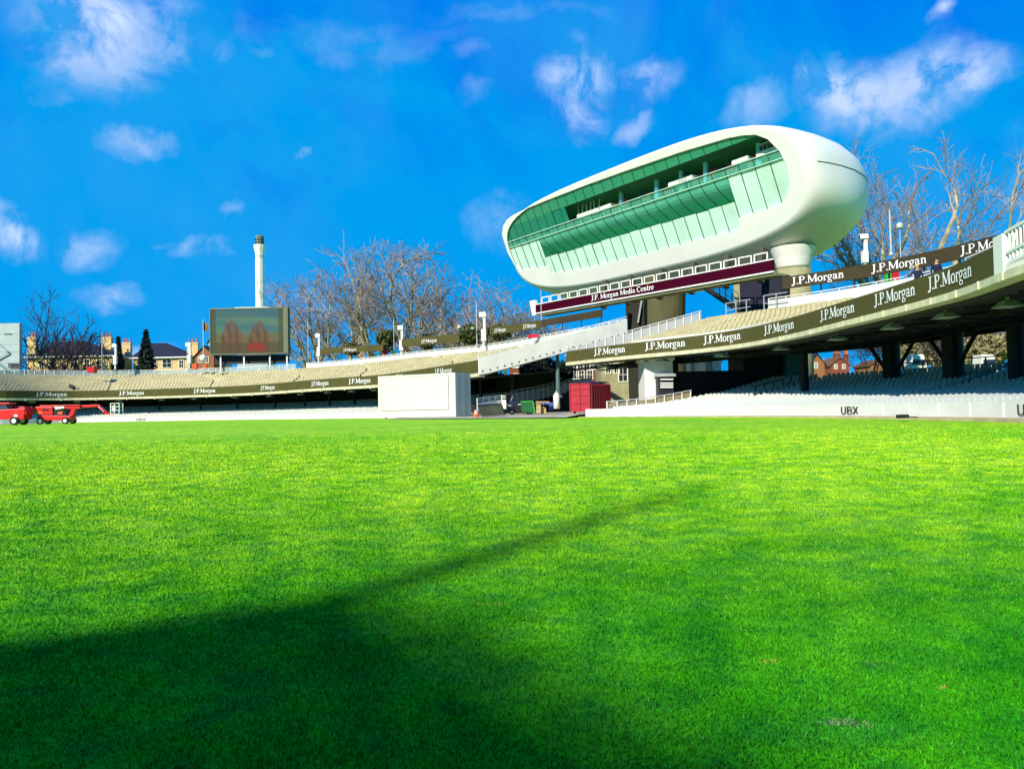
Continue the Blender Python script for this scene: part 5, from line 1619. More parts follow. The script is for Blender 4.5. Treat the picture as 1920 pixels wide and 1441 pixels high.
# pale stair tower at the left edge
Yt = 150
a, b = at(-30, 607, 152), at(37, 607, 152)
tw = empty('stair_tower', ((a.x + b.x) / 2, 165, EYE - 0.6), 'pale grey clad stair tower at the left edge', 'tower')
Yt = 176
a, b = at(-40, 607, Yt), at(37, 607, Yt)
MB().box(((a.x + b.x) / 2, Yt + 0.5, (EYE - 0.6 + a.z) / 2), (b.x - a.x, 1, a.z - EYE + 0.6)).build('wall', GREYP, tw, world=True)
mb = MB()
for y in (625, 645, 659): mb.bar(at(-40, y, Yt - 0.05), at(37, y, Yt - 0.05), 0.08, 0.05)
mb.bar(at(36, 607, Yt - 0.05), at(36, 690, Yt - 0.05), 0.12, 0.1)
mb.build('joint', STEEL, tw, world=True)
mb = MB()
mb.bar(at(14, 660, Yt - 0.6), at(-30, 625, Yt - 0.6), 0.2, 0.3); mb.bar(at(14, 660, Yt - 0.6), at(-30, 684, Yt - 0.6), 0.2, 0.3)
mb.bar(at(14, 698, Yt - 0.9), at(-30, 665, Yt - 0.9), 0.25, 0.35); mb.bar(at(14, 693, Yt - 0.9), at(-30, 660, Yt - 0.9), 0.16, 0.1)
mb.build('stair_flight', mat('pale_blue_steel', (0.34, 0.44, 0.45)), tw, world=True)
mb = MB()
for x in range(16, 36, 2): mb.bar(at(x, 681, Yt - 0.4), at(x, 690, Yt - 0.4), 0.1)
mb.bar(at(14, 681, Yt - 0.4), at(37, 681, Yt - 0.4), 0.12)
mb.build('stair_rail', STEELD, tw, world=True)
mb = MB(); mb.bar(at(8, 626, Yt - 0.1), at(22, 626, Yt - 0.1), 0.2, 0.1); mb.build('vent', STEELD, tw, world=True)

# ================================================================== poles, flags, cameras
def pole(px, pyt, pyb, Y, label, r=0.08, m=POLEW, name='pole', cat='pole', group=None):
    b, t = at(px, pyb, Y), at(px, pyt, Y)
    b = Vector((t.x, t.y, b.z))
    root = empty(name, b, label, cat, group)
    MB().tube([b, t], [r, r * 0.7], 8).build('shaft', m, root, world=True)
    MB().lathe(t, [(r * 0.5, 0), (r * 1.3, r), (r * 0.4, 2 * r)], 8).build('finial', m, root, world=True)
    MB().lathe(b, [(r * 2.2, 0), (r * 2.0, 0.2), (r * 1.2, 0.3)], 8).build('base', m, root, world=True)
    return root, t
pole(191, 626, 696, 179, 'bare white flagpole in front of the left cream house')
r_, t = pole(381, 601, 692, 181, 'white flagpole flying a small dark flag left of the screen', 0.13, name='flagpole', cat='flagpole')
mb = MB()
n = 7
for i in range(n + 1):
    x = i / n * 1.1; w = 0.18 * math.sin(i * 1.1)
    mb.v += [(t.x + x, t.y + w, t.z - 0.3 - x * 0.4), (t.x + x * 0.9, t.y + w + 0.1, t.z - 2.3 - x * 0.1)]
for i in range(n): mb.f.append((2 * i, 2 * i + 2, 2 * i + 3, 2 * i + 1)); mb.mi.append(1 if i > 3 else 0)
mb.build('flag', [mat('dark_maroon_cloth', (0.10, 0.008, 0.012)), mat('gold_cloth', (0.6, 0.35, 0.04))], r_, world=True)
pole(577, 600, 682, 178, 'white pole right of the screen, left of the camera box')
pole(738, 597, 670, 158, 'thin white pole in front of the tallest bare tree')
pole(893, 568, 648, 133, 'thin white pole beside the white camera mast', 0.09)
pole(1014, 545, 632, 122, 'thin white pole below the maroon sign end', 0.07)
pole(1668, 396, 478, 89, 'white flagpole in front of the right hand trees', 0.11)
def lamp(px, pyt, pyb, Y, label, m=STEEL):
    root, t = pole(px, pyt, pyb, Y, label, 0.06, m, 'lamp_post', 'lamp post')
    MB().lathe(t + UP * 0.15, [(0.05, 0), (0.30, 0.12), (0.34, 0.4), (0.2, 0.62), (0.05, 0.7)], 10).build('lamp_head', LAMPG, root, world=True)
lamp(861, 618, 645, 140, 'short dark lamp post at the end of the middle olive board', STEELD)
lamp(1687, 432, 505, 83, 'thin grey lamp post with a ring shaped head by the two bins')
def camera_mast(px, pyt, pyb, Y, wpx, label):
    b, t = at(px, pyb, Y), at(px, pyt, Y)
    k = Y / F; w = wpx * k * 0.78
    root = empty('camera_mast', Vector((t.x, t.y, b.z)), label, 'camera mast')
    h = t.z - b.z
    MB().tube([Vector((t.x, t.y, b.z)), Vector((t.x, t.y, b.z + h * 0.5))], w * 0.16, 8).build('pole', WHITE, root, world=True)
    MB().box((t.x, t.y, b.z + h * 0.36), (w * 0.62, w * 0.6, h * 0.34)).build('cabinet', WHITE, root, world=True, bevel=0.03)
    MB().box((t.x + w * 0.12, t.y, b.z + h * 0.68), (w * 0.34, w * 0.4, h * 0.36)).build('housing', WHITE, root, world=True, bevel=0.03)
    MB().box((t.x - w * 0.10, t.y - w * 0.1, b.z + h * 0.94), (w * 0.9, w * 0.5, h * 0.14)).build('hood', WHITE, root, world=True, bevel=0.03)
    MB().box((t.x - w * 0.56, t.y - w * 0.1, b.z + h * 0.93), (w * 0.03, w * 0.34, h * 0.09)).build('lens', BLACK, root, world=True)
camera_mast(216, 645, 692, 178, 12, 'white camera mast between the two cream houses')
camera_mast(355, 643, 690, 182, 14, 'white camera mast beside the small orange lodge')
camera_mast(597, 626, 678, 175, 12, 'white camera mast right of the screen')
camera_mast(752, 611, 668, 156, 15, 'white camera mast with cables below the tallest bare tree')
camera_mast(906, 586, 652, 131, 18, 'bulky white camera mast beside the doubled lettering board')
camera_mast(1620, 440, 505, 92, 22, 'tall white camera mast at the near end of the rounded building')
pa = at(861 + 24, 615, 132)
r = empty('exit_sign', pa, 'small dark green sign beside the thin pole near the camera mast', 'sign')
MB().box(pa, (0.9, 0.06, 0.42)).build('panel', DKGREEN, r, world=True)
MB().box(pa + Vector((0.05, -0.04, 0)), (0.4, 0.02, 0.16)).build('symbol', WHITE, r, world=True)

# bins, box lamps and loose things on the decks
def bin_(px, pyb, pyt, Y, w, m, label):
    b, t = at(px, pyb, Y), at(px, pyt, Y); h = t.z - b.z; w = w * Y / F
    r = empty('litter_bin', b, label, 'bin')
    MB().hexa([b + Vector((sx * w * 0.40, sy * w * 0.40, 0)) for sx, sy in ((-1, -1), (1, -1), (1, 1), (-1, 1))] + [b + Vector((sx * w * 0.5, sy * w * 0.5, h * 0.9)) for sx, sy in ((-1, -1), (1, -1), (1, 1), (-1, 1))]).build('body', m, r, world=True, bevel=0.03)
    MB().box(b + UP * (h * 0.95), (w * 1.08, w * 1.1, h * 0.1)).build('lid', m, r, world=True, bevel=0.02)
bin_(722, 670, 655, 156, 9, REDBIN, 'red bin between the two olive boards of the left stand')
bin_(738, 668, 657, 155, 6, DKGREEN, 'dark green bin right of the red bin on the left stand')
bin_(1665, 530, 511, 82, 12, GRNBIN, 'bright green bin on the right upper deck')
bin_(1679, 527, 508, 81, 11, REDBIN, 'red bin right of the bright green one on the right upper deck')
bin_(173, 699, 688, 172, 15, REDBIN, 'wide red bin at the back of the left upper deck by the flagpole')
bin_(366, 692, 682, 177, 9, ORANGE, 'orange red bin at the foot of the flagpole with the flag')
bin_(385, 690, 684, 177, 8, ORANGE, 'orange red bin right of the flagpole foot')
p = at(381, 671, 172)
r = empty('dish', p, 'round white dish on the flagpole left of the screen', 'dish')
MB().lathe(p - UP * 0.75, [(0.2, 0), (0.62, 0.25), (0.8, 0.75), (0.62, 1.25), (0.2, 1.5)], 14).build('shell', WHITE, r, world=True, smooth=True)
MB().tube([p - UP * 2.0, p - UP * 0.7], 0.06, 6).build('stand', STEEL, r, world=True)
p = at(135, 725, 166)
r = empty('loudspeaker', p, 'tilted black box lamp on the front edge of the left upper deck', 'lamp')
m_ = Matrix.Rotation(0.5, 3, 'Y')
MB().box(p, (1.1, 0.7, 0.7), ax=(m_ @ Vector((1, 0, 0)), Vector((0, 1, 0)), m_ @ UP)).build('housing', BLACK, r, world=True, bevel=0.04)
MB().box(p - UP * 0.6, (0.3, 0.2, 0.5)).build('bracket', WHITE, r, world=True)
p = at(1000, 631, 118)
r = empty('tarpaulin', p, 'crumpled red tarpaulin lying on the left upper deck', 'tarpaulin')
mb = MB()
for i in range(9):
    a0 = i / 8 * 1.6 - 0.8
    mb.v += [(p.x + a0, p.y - 0.4, p.z - 0.15), (p.x + a0, p.y + random.uniform(-0.1, 0.1), p.z + random.uniform(0.2, 0.5)), (p.x + a0, p.y + 0.5, p.z - 0.1)]
for i in range(8):
    k = i * 3; mb.f += [(k, k + 3, k + 4, k + 1), (k + 1, k + 4, k + 5, k + 2)]; mb.mi += [0, 0]
mb.build('sheet', REDBIN, r, world=True)

# ================================================================== machines and yard things
def wheel(parent, c, r, w, axis, rim=WHITE):
    c = Vector(c)
    t = MB().tube([c - axis * w / 2, c + axis * w / 2], r, 18).build('wheel', RUBBER, parent, world=True)
    MB().tube([c - axis * (w / 2 + 0.03), c + axis * (w / 2 + 0.03)], r * 0.55, 14).build('rim', rim, t, world=True)
# boom lift
Yb = 118
o = at(70, 790, Yb); o.z = EYE - 0.66
kk = Yb / F
bl = empty('boom_lift', o, 'red boom lift with folded arm and a work cage stretched to the right', 'boom lift')
def bp_(px, py, dy=0.0):
    q = at(px, py, Yb); return Vector((q.x, Yb + dy, q.z))
ax_, ay_ = Vector((1, 0, 0)), Vector((0, 1, 0))
zg = EYE - 0.66
mb = MB(); mb.hexa([bp_(76, 787, -0.8), bp_(137, 788, -0.8), bp_(137, 788, 0.8), bp_(76, 787, 0.8), bp_(76, 778, -0.8), bp_(137, 779, -0.8), bp_(137, 779, 0.8), bp_(76, 778, 0.8)])
mb.build('chassis', RED, bl, world=True, bevel=0.06)
mb = MB(); mb.hexa([bp_(78, 777, -0.9), bp_(106, 777, -0.9), bp_(106, 777, 0.9), bp_(78, 777, 0.9), bp_(72, 762, -0.9), bp_(104, 762, -0.9), bp_(104, 762, 0.9), bp_(72, 762, 0.9)])
mb.build('counterweight', RED, bl, world=True, bevel=0.08)
MB().hexa([bp_(103, 778, -0.7), bp_(128, 778, -0.7), bp_(128, 778, 0.7), bp_(103, 778, 0.7), bp_(103, 769, -0.7), bp_(126, 769, -0.7), bp_(126, 769, 0.7), bp_(103, 769, 0.7)]).build('engine_bay', BLACK, bl, world=True)
MB().box(bp_(119, 774, -0.8), (0.7, 0.1, 0.35)).build('tool_box', ORANGE, bl, world=True)
MB().bar(bp_(76, 763.5, 0), bp_(152, 762, 0), 0.55, 0.62).build('boom', RED, bl, world=True, bevel=0.04)
MB().bar(bp_(140, 764, 0), bp_(131, 786, 0), 0.5, 0.55).build('riser', RED, bl, world=True, bevel=0.04)
MB().bar(bp_(150, 762, 0.1), bp_(184, 760, 0.1), 0.34, 0.36).build('boom_tip', RED, bl, world=True, bevel=0.03)
mb = MB(); mb.bar(bp_(183, 759.5, 0.1), bp_(199, 774, 0.1), 0.34, 0.40); mb.bar(bp_(198, 775, 0.1), bp_(212, 776, 0.1), 0.3, 0.24); mb.build('jib', RED, bl, world=True)
mb = MB()
c0_, c1_ = bp_(211, 776, -0.5), bp_(227, 776, -0.5)
w_ = c1_.x - c0_.x; h_ = bp_(211, 756, 0).z - c0_.z
mb.box((c0_.x + w_ / 2, Yb, c0_.z), (w_, 1.2, 0.08))
for sx in (0, 1):
    for yy in (-0.55, 0.55): mb.bar((c0_.x + sx * w_, Yb + yy, c0_.z), (c0_.x + sx * w_, Yb + yy, c0_.z + h_), 0.10)
for z in (0.35, 0.7, 1.0):
    for yy in (-0.55, 0.55): mb.bar((c0_.x, Yb + yy, c0_.z + h_ * z), (c0_.x + w_, Yb + yy, c0_.z + h_ * z), 0.09)
    for sx in (0, 1): mb.bar((c0_.x + sx * w_, Yb - 0.55, c0_.z + h_ * z), (c0_.x + sx * w_, Yb + 0.55, c0_.z + h_ * z), 0.09)
mb.box((c0_.x + w_ * 0.3, Yb - 0.3, c0_.z + h_ * 0.5), (0.5, 0.3, 0.9))
mb.build('work_cage', mat('pale_grey_cage', (0.62, 0.66, 0.62)), bl, world=True)
for px in (83, 130):
    for yy in (-1.0, 1.0):
        q = at(px, 790, Yb); wheel(bl, (q.x, Yb + yy, zg + 0.48), 0.48, 0.36, ay_)
mb = MB(); q = bp_(98, 764, -0.30)
lettering(mb, 'BoomX'.replace('B', 'n').replace('m', 'n').replace('X', 'e'), 2.0, 0.3, lambda x, y, k: q + Vector((x, -k - 0.03, y - 0.1)))
mb.v, mb.f, mb.mi = [], [], []
mb.box(q + Vector((1.0, -0.06, 0.05)), (1.9, 0.02, 0.22)); mb.build('stripe', WHITE, bl, world=True)
MB().tube([bp_(106, 767, -0.45), bp_(124, 764.5, -0.45)], 0.09, 8).build('hydraulic_ram', STEEL, bl, world=True)
MB().tube([bp_(186, 761, -0.25), bp_(196, 771, -0.25)], 0.07, 8).build('hydraulic_ram', STEEL, bl, world=True)
mb = MB()
for k in range(5): mb.tube([bp_(110 + k * 9, 760.6 - (k % 2) * 0.6, -0.35), bp_(119 + k * 9, 760.4 - ((k + 1) % 2) * 0.8, -0.35)], 0.035, 5)
mb.build('hose', BLACK, bl, world=True)
mb = MB()
for k in range(4): mb.hexa([bp_(74 + k * 3, 775, -0.92), bp_(75.5 + k * 3, 775, -0.92), bp_(75.5 + k * 3, 775, -0.91), bp_(74 + k * 3, 775, -0.91), bp_(75.5 + k * 3, 772, -0.92), bp_(77 + k * 3, 772, -0.92), bp_(77 + k * 3, 772, -0.91), bp_(75.5 + k * 3, 772, -0.91)])
mb.build('hazard_stripe', mat('hazard_yellow', (0.75, 0.42, 0.02)), bl, world=True)
MB().box(bp_(92, 768, -0.93), (1.0, 0.03, 0.28)).build('vent', BLACK, bl, world=True)
# telehandler at the left edge
Yh = 116
o = at(15, 790, Yh); o.z = EYE - 0.66
th = empty('telehandler', o, 'red telehandler with cab cut by the left edge', 'telehandler')
def hp(px, py, dy=0.0):
    q = at(px, py, Yh); return Vector((q.x, Yh + dy, q.z))
MB().hexa([hp(-45, 786, -1), hp(52, 786, -1), hp(52, 786, 1), hp(-45, 786, 1), hp(-45, 771, -1), hp(55, 765, -1), hp(55, 765, 1), hp(-45, 771, 1)]).build('body', RED, th, world=True, bevel=0.08)
MB().hexa([hp(-12, 771, -0.9), hp(22, 770, -0.9), hp(22, 770, 0.4), hp(-12, 771, 0.4), hp(-8, 757, -0.8), hp(18, 757, -0.8), hp(18, 757, 0.4), hp(-8, 757, 0.4)]).build('cab', mat('dark_cab_glass', (0.05, 0.06, 0.07), 0.15), th, world=True)
MB().hexa([hp(-14, 758, -1.0), hp(26, 757.6, -1.0), hp(26, 757.6, 0.6), hp(-14, 758, 0.6), hp(-14, 755, -1.0), hp(26, 754.6, -1.0), hp(26, 754.6, 0.6), hp(-14, 755, 0.6)]).build('cab_roof', RED, th, world=True, bevel=0.05)
MB().bar(hp(-40, 762, 0.8), hp(56, 767, 0.8), 0.6, 0.6).build('boom', RED, th, world=True, bevel=0.05)
MB().hexa([hp(44, 778, -0.9), hp(57, 776, -0.9), hp(57, 776, 0.9), hp(44, 778, 0.9), hp(42, 762, -0.9), hp(53, 762, -0.9), hp(53, 762, 0.9), hp(42, 762, 0.9)]).build('engine_cover', RED, th, world=True, bevel=0.05)
for px in (-25, 36):
    for yy in (-1.05, 1.05):
        q = at(px, 790, Yh); wheel(th, (q.x, Yh + yy, zg + 0.6), 0.6, 0.45, ay_)
mb = MB(); mb.box(hp(3, 778, -1.06), (0.6, 0.04, 0.4)); mb.box(hp(38, 779, -1.06), (0.5, 0.04, 0.35)); mb.build('decal', WHITE, th, world=True)

# yard in the gap: rotation axes along the view
def ybox(mb, px0, px1, pyb, pyt, Y, depth=2.0, shear=0.0):
    a, b = at(px0, pyb, Y), at(px1, pyb, Y); c, d = at(px0 + shear, pyt, Y), at(px1 + shear, pyt, Y)
    dy = Vector((0, depth, 0))
    return mb.hexa([a, b, b + dy, a + dy, c, d, d + dy, c + dy])
# covers leaning by the wall
r = empty('pitch_cover', at(922, 779, 80), 'dark olive sheeted ramp leaning behind the sight screen', 'cover')
mb = MB(); a, b, c, d = at(903, 781, 79), at(945, 777, 81), at(940, 757, 82.5), at(896, 760, 80.5)
dy = Vector((0.2, 1.2, 0)); mb.hexa([a, b, b + dy, a + dy, d, c, c + dy * 0.3, d + dy * 0.3])
mb.build('sheet', mat('dark_olive_sheet', (0.055, 0.065, 0.03), 0.85, 0.3, 1.0, 0.2, 6), r, world=True)
MB().bar(d - Vector((0, 0.05, 0)), c - Vector((0, 0.05, 0)), 0.12).build('edge_rope', STEELD, r, world=True)
railing('yard_railing', [at(895, 775, 83), at(917, 771, 85), at(940, 768, 87), at(949, 769, 86.5)], 1.55, 'white railing rising behind the dark olive sheet', 'railing', panel=CREAMW, post_every=1.2, rails=(0.86, 1.0), rw=0.08, pw=0.08, panel_z=(0.1, 0.72))
railing('yard_railing', [at(960, 762, 98), at(1000, 754, 101), at(1040, 744, 104)], 1.9, 'grey green panelled railing rising behind the black car', 'railing', m=STEEL, panel=glass('grey_green_panel', (0.20, 0.30, 0.26), 0.8, 0.4), post_every=1.0, rails=(1.0,), rw=0.07, pw=0.08)
railing('yard_railing', [at(1050, 742, 102), at(1072, 732, 104), at(1110, 727, 106)], 1.6, 'grey railing behind the red container', 'railing', m=STEEL, panel=glass('grey_green_panel', (0.2, 0.3, 0.26)), post_every=1.1, rails=(0.5, 1.0), rw=0.07, pw=0.08)
# black car with raised tailgate
car = empty('car', at(975, 776, 88), 'black estate car with its tailgate raised beside the green skip', 'car')
def kp(px, py, dy=0.0):
    q = at(px, py, 88); return Vector((q.x, q.y + dy, q.z))
MB().hexa([kp(952, 773, 0), kp(1003, 773, 0), kp(1003, 773, 1.8), kp(952, 773, 1.8), kp(951, 760, 0), kp(1000, 763, 0), kp(1000, 763, 1.8), kp(951, 760, 1.8)]).build('body', BLACK, car, world=True, bevel=0.10)
MB().hexa([kp(953, 761, 0.1), kp(988, 763, 0.1), kp(988, 763, 1.7), kp(953, 761, 1.7), kp(956, 751, 0.25), kp(976, 752, 0.25), kp(976, 752, 1.55), kp(956, 751, 1.55)]).build('cabin', WINP, car, world=True, bevel=0.08)
MB().hexa([kp(945, 737, 0.1), kp(961, 741, 0.1), kp(961, 741, 1.7), kp(945, 737, 1.7), kp(944, 735, 0.1), kp(963, 739, 0.1), kp(963, 739, 1.7), kp(944, 735, 1.7)]).build('tailgate', BLACK, car, world=True)
MB().bar(kp(962, 741, 0.3), kp(957, 752, 0.3), 0.06).build('gas_strut', STEEL, car, world=True)
MB().box(kp(956, 760, -0.06), (0.52, 0.03, 0.11)).build('number_plate', WHITE, car, world=True)
for px in (952, 974): MB().box(kp(px, 758, -0.06), (0.35, 0.05, 0.10)).build('headlight', LAMPG, car, world=True)
for px in (960, 993):
    for dy in (0.1, 1.7):
        q = kp(px, 774, dy); wheel(car, q + UP * 0.12, 0.32, 0.22, ay_, STEEL)
# green skip
sk_ = empty('skip', at(990, 770, 86), 'dark green sloping skip right of the black car', 'skip')
mb = MB(); a = [at(978, 772, 85.5), at(1003, 773, 85.5), at(999, 752, 85.5), at(976, 753, 85.5)]
mb.prism(a, (0.2, 1.8, 0)); mb.build('body', DKGREEN, sk_, world=True, fixn=True)
mb = MB(); mb.bar(a[3], a[2], 0.1); mb.bar(a[2], a[1], 0.1); mb.build('rim', GRNBIN, sk_, world=True)
# pallets, crates
def crate(px0, px1, pyb, pyt, Y, m, label, cat='crate', name='crate'):
    r = empty(name, at((px0 + px1) / 2, pyb, Y), label, cat)
    mb = MB(); ybox(mb, px0, px1, pyb, pyt, Y, 1.0); mb.build('body', m, r, world=True)
    mb = MB()
    for k in range(3):
        y = pyb + (pyt - pyb) * (0.15 + 0.35 * k); mb.bar(at(px0, y, Y - 0.03), at(px1, y, Y - 0.03), 0.07, 0.04)
    mb.build('slat', WOOD, r, world=True)
crate(1006, 1014, 775, 758, 84, WOOD, 'tall timber crate right of the green skip')
crate(1014, 1024, 775, 762, 84.5, WOOD, 'lower timber crate under blue sheeting')
crate(1030, 1037, 770, 754, 86, BLUE, 'dark blue crate between the timber crates and the post')
crate(1005, 1030, 757, 752, 84.2, WOOD, 'flat stack of boards lying across the crates', 'boards', 'board_stack')
r = empty('tarpaulin', at(1020, 757, 83.8), 'crumpled blue sheet over the crates in the yard', 'tarpaulin')
mb = MB()
for i in range(7):
    q = at(1014 + i * 2.6, 757 + (i % 3), 83.8); mb.v += [tuple(q), tuple(q + Vector((0, 0.8, 0.25 + 0.1 * (i % 2))))]
for i in range(6): mb.f.append((2 * i, 2 * i + 2, 2 * i + 3, 2 * i + 1)); mb.mi.append(0)
mb.build('sheet', BLUE, r, world=True)
r = empty('gas_bottle', at(1044, 762, 84), 'pale upright cylinder standing beside the green post', 'cylinder')
MB().lathe(at(1044, 766, 84), [(0.34, 0), (0.34, 1.35), (0.22, 1.6), (0.1, 1.7)], 12).build('body', CREAMW, r, world=True, smooth=True)
MB().lathe(at(1044, 766, 84) + UP * 1.7, [(0.08, 0), (0.12, 0.1), (0.05, 0.2)], 8).build('valve', STEEL, r, world=True)
pole(1045, 668, 745, 95, 'dark green post standing in the yard gap', 0.28, mat('grey_green_steel', (0.08, 0.14, 0.13)), 'post', 'post')
r = empty('drum', at(893, 782, 79), 'orange and pale barrel at the corner of the sight screen', 'drum')
MB().lathe(at(893, 781.5, 79), [(0.26, 0), (0.27, 0.25), (0.26, 0.26)], 12).build('band', ORANGE, r, world=True)
MB().lathe(at(893, 781.5, 79) + UP * 0.26, [(0.24, 0), (0.22, 0.25), (0.10, 0.45)], 12).build('body', mat('pale_pink_plastic', (0.7, 0.34, 0.26)), r, world=True)
# red container
Yk = 80
a, b = at(1068, 775, Yk), at(1106, 776, Yk)
zt_ = at(1068, 719, Yk).z
ct = empty('container', (a + b) / 2, 'red waste container with closed door in the yard gap', 'container')
u_ = (b - a); u_.z = 0; Wc = u_.length; u_.normalize()
u_ = Vector((0.89, -0.45, 0)).normalized(); Wc = 2.17
a = at(1069, 775, Yk)
n_ = Vector((0.45, 0.89, 0)).normalized()
Lc = 6.0; hc = zt_ - a.z
def cp(x, y, z): return a + u_ * x + n_ * y + UP * z
def cb(mb, xa, xb, ya, yb, za, zb2): return mb.hexa([cp(xa, ya, za), cp(xb, ya, za), cp(xb, yb, za), cp(xa, yb, za), cp(xa, ya, zb2), cp(xb, ya, zb2), cp(xb, yb, zb2), cp(xa, yb, zb2)])
cb(MB(), 0, Wc, 0, Lc, 0.18, hc).build('body', CONTR, ct, world=True)
mb = MB()
for x in (0.0, Wc / 2 - 0.04, Wc - 0.09): cb(mb, x, x + 0.09, -0.09, -0.003, 0.2, hc)
for z in (0.2, hc * 0.32, hc * 0.58, hc * 0.80, hc - 0.1):
    cb(mb, 0.1, Wc / 2 - 0.05, -0.07, -0.003, z, z + 0.07); cb(mb, Wc / 2 + 0.06, Wc - 0.1, -0.07, -0.003, z, z + 0.07)
mb.build('door', CONTR, ct, world=True)
mb = MB()
for k in range(9): cb(mb, Wc + 0.003, Wc + 0.08, 0.2 + k * 0.65, 0.35 + k * 0.65, 0.2, hc - 0.02)
mb.build('side_rib', CONTR, ct, world=True)
for y in (0.5, Lc - 0.5):
    for x in (0.3, Wc - 0.3):
        q = cp(x, y, 0.1); MB().tube([q - u_ * 0.08, q + u_ * 0.08], 0.12, 10).build('roller', RUBBER, ct, world=True)
r = empty('tarpaulin', cp(Wc / 2, 3, hc), 'dark blue sheeting heaped on top of the red container', 'tarpaulin')
mb = MB()
for j in range(7):
    for i in range(4):
        q = cp(Wc * i / 3, Lc * (0.02 + 0.96 * j / 6), hc + 0.03 + random.uniform(0, 0.28)); mb.v.append(tuple(q))
for j in range(6):
    for i in range(3):
        k = j * 4 + i; mb.f.append((k, k + 1, k + 5, k + 4)); mb.mi.append(0)
mb.build('sheet', mat('dark_blue_sheet', (0.01, 0.02, 0.07), 0.5, 0.3, 2.0), r, world=True)
# railing at the left end of the lower tier
def ltp(d): return ltz(max(d, 0.9))
railing('tier_railing', [WR.pt(1.6, d, EYE + ltp(d)) for d in np.linspace(1.2, 12.5, 10)], 1.25, 'white framed tan panel railing climbing the left end of the lower tier', 'railing', panel=mat('tan_panel', (0.50, 0.40, 0.22)), post_every=1.25, rails=(1.0,), rw=0.09, pw=0.10)
railing('tier_railing', [WR.pt(8.0, d, EYE + ltp(d)) for d in np.linspace(14, 22, 6)], 1.2, 'dark tube railing on the lower tier beside the dark room', 'railing', m=STEELD, post_every=1.4, rails=(0.5, 1.0), rw=0.07, pw=0.08)
railing('tier_railing', [WR.pt(s, 22.9, EYE + ltz(23)) for s in np.linspace(14, WR.L - 6, 24)], 1.15, 'black railing along the back of the lower tier under the deck', 'railing', m=STEELD, post_every=2.0, rails=(0.5, 1.0), rw=0.08, pw=0.09)
# vans or pale roofs behind the back rail
for px, w, lab in ((1726, 42, 'white parked van roof seen between the thick columns'), (1858, 40, 'white parked van roof seen in the right opening under the deck')):
    Y = 92
    a, b = at(px - w / 2, 690, Y), at(px + w / 2, 690, Y); zt_ = at(px, 664, Y).z
    r = empty('parked_van', (a + b) / 2, lab, 'van')
    L_ = b.x - a.x
    MB().hexa([a - UP * 2, b - UP * 2, b - UP * 2 + ay_ * 2, a - UP * 2 + ay_ * 2, Vector((a.x + 0.3, Y, zt_)), Vector((b.x - 0.8, Y, zt_)), Vector((b.x - 0.8, Y + 2, zt_)), Vector((a.x + 0.3, Y + 2, zt_))]).build('body', WHITE, r, world=True, bevel=0.12)
    MB().box(((a.x + b.x) / 2 - 0.2, Y - 0.1, zt_ - 0.9), (L_ * 0.55, 0.1, 0.6)).build('side_window', WINP, r, world=True)
# black monitor hung below the deck at the right edge
p = at(1910, 624, 60)
r = empty('monitor', p, 'black framed monitor hanging under the deck at the right edge', 'monitor')
MB().box(p, (1.5, 0.25, 1.45)).build('casing', BLACK, r, world=True, bevel=0.05)
MB().box(p + Vector((0, -0.14, 0)), (1.3, 0.02, 1.2)).build('display', WINP, r, world=True)
MB().bar(p + UP * 0.7, p + UP * 2.2, 0.12).build('bracket', STEELD, r, world=True)
# small black block on the grass by the right wall
p = atz(1697, 783.5, EYE - 0.66); p += Vector((-0.35, -0.5, 0))
r = empty('cable_box', p, 'small black box lying on the grass by the right boundary wall', 'box')
MB().box(p + UP * 0.09, (0.5, 0.3, 0.16), rz=0.4).build('body', BLACK, r, world=True, bevel=0.02)
MB().tube([p + Vector((0.2, 0.1, 0.1)), p + Vector((0.5, 0.4, 0.06)), p + Vector((0.9, 0.5, 0.03))], 0.025, 6).build('cable', BLACK, r, world=True)

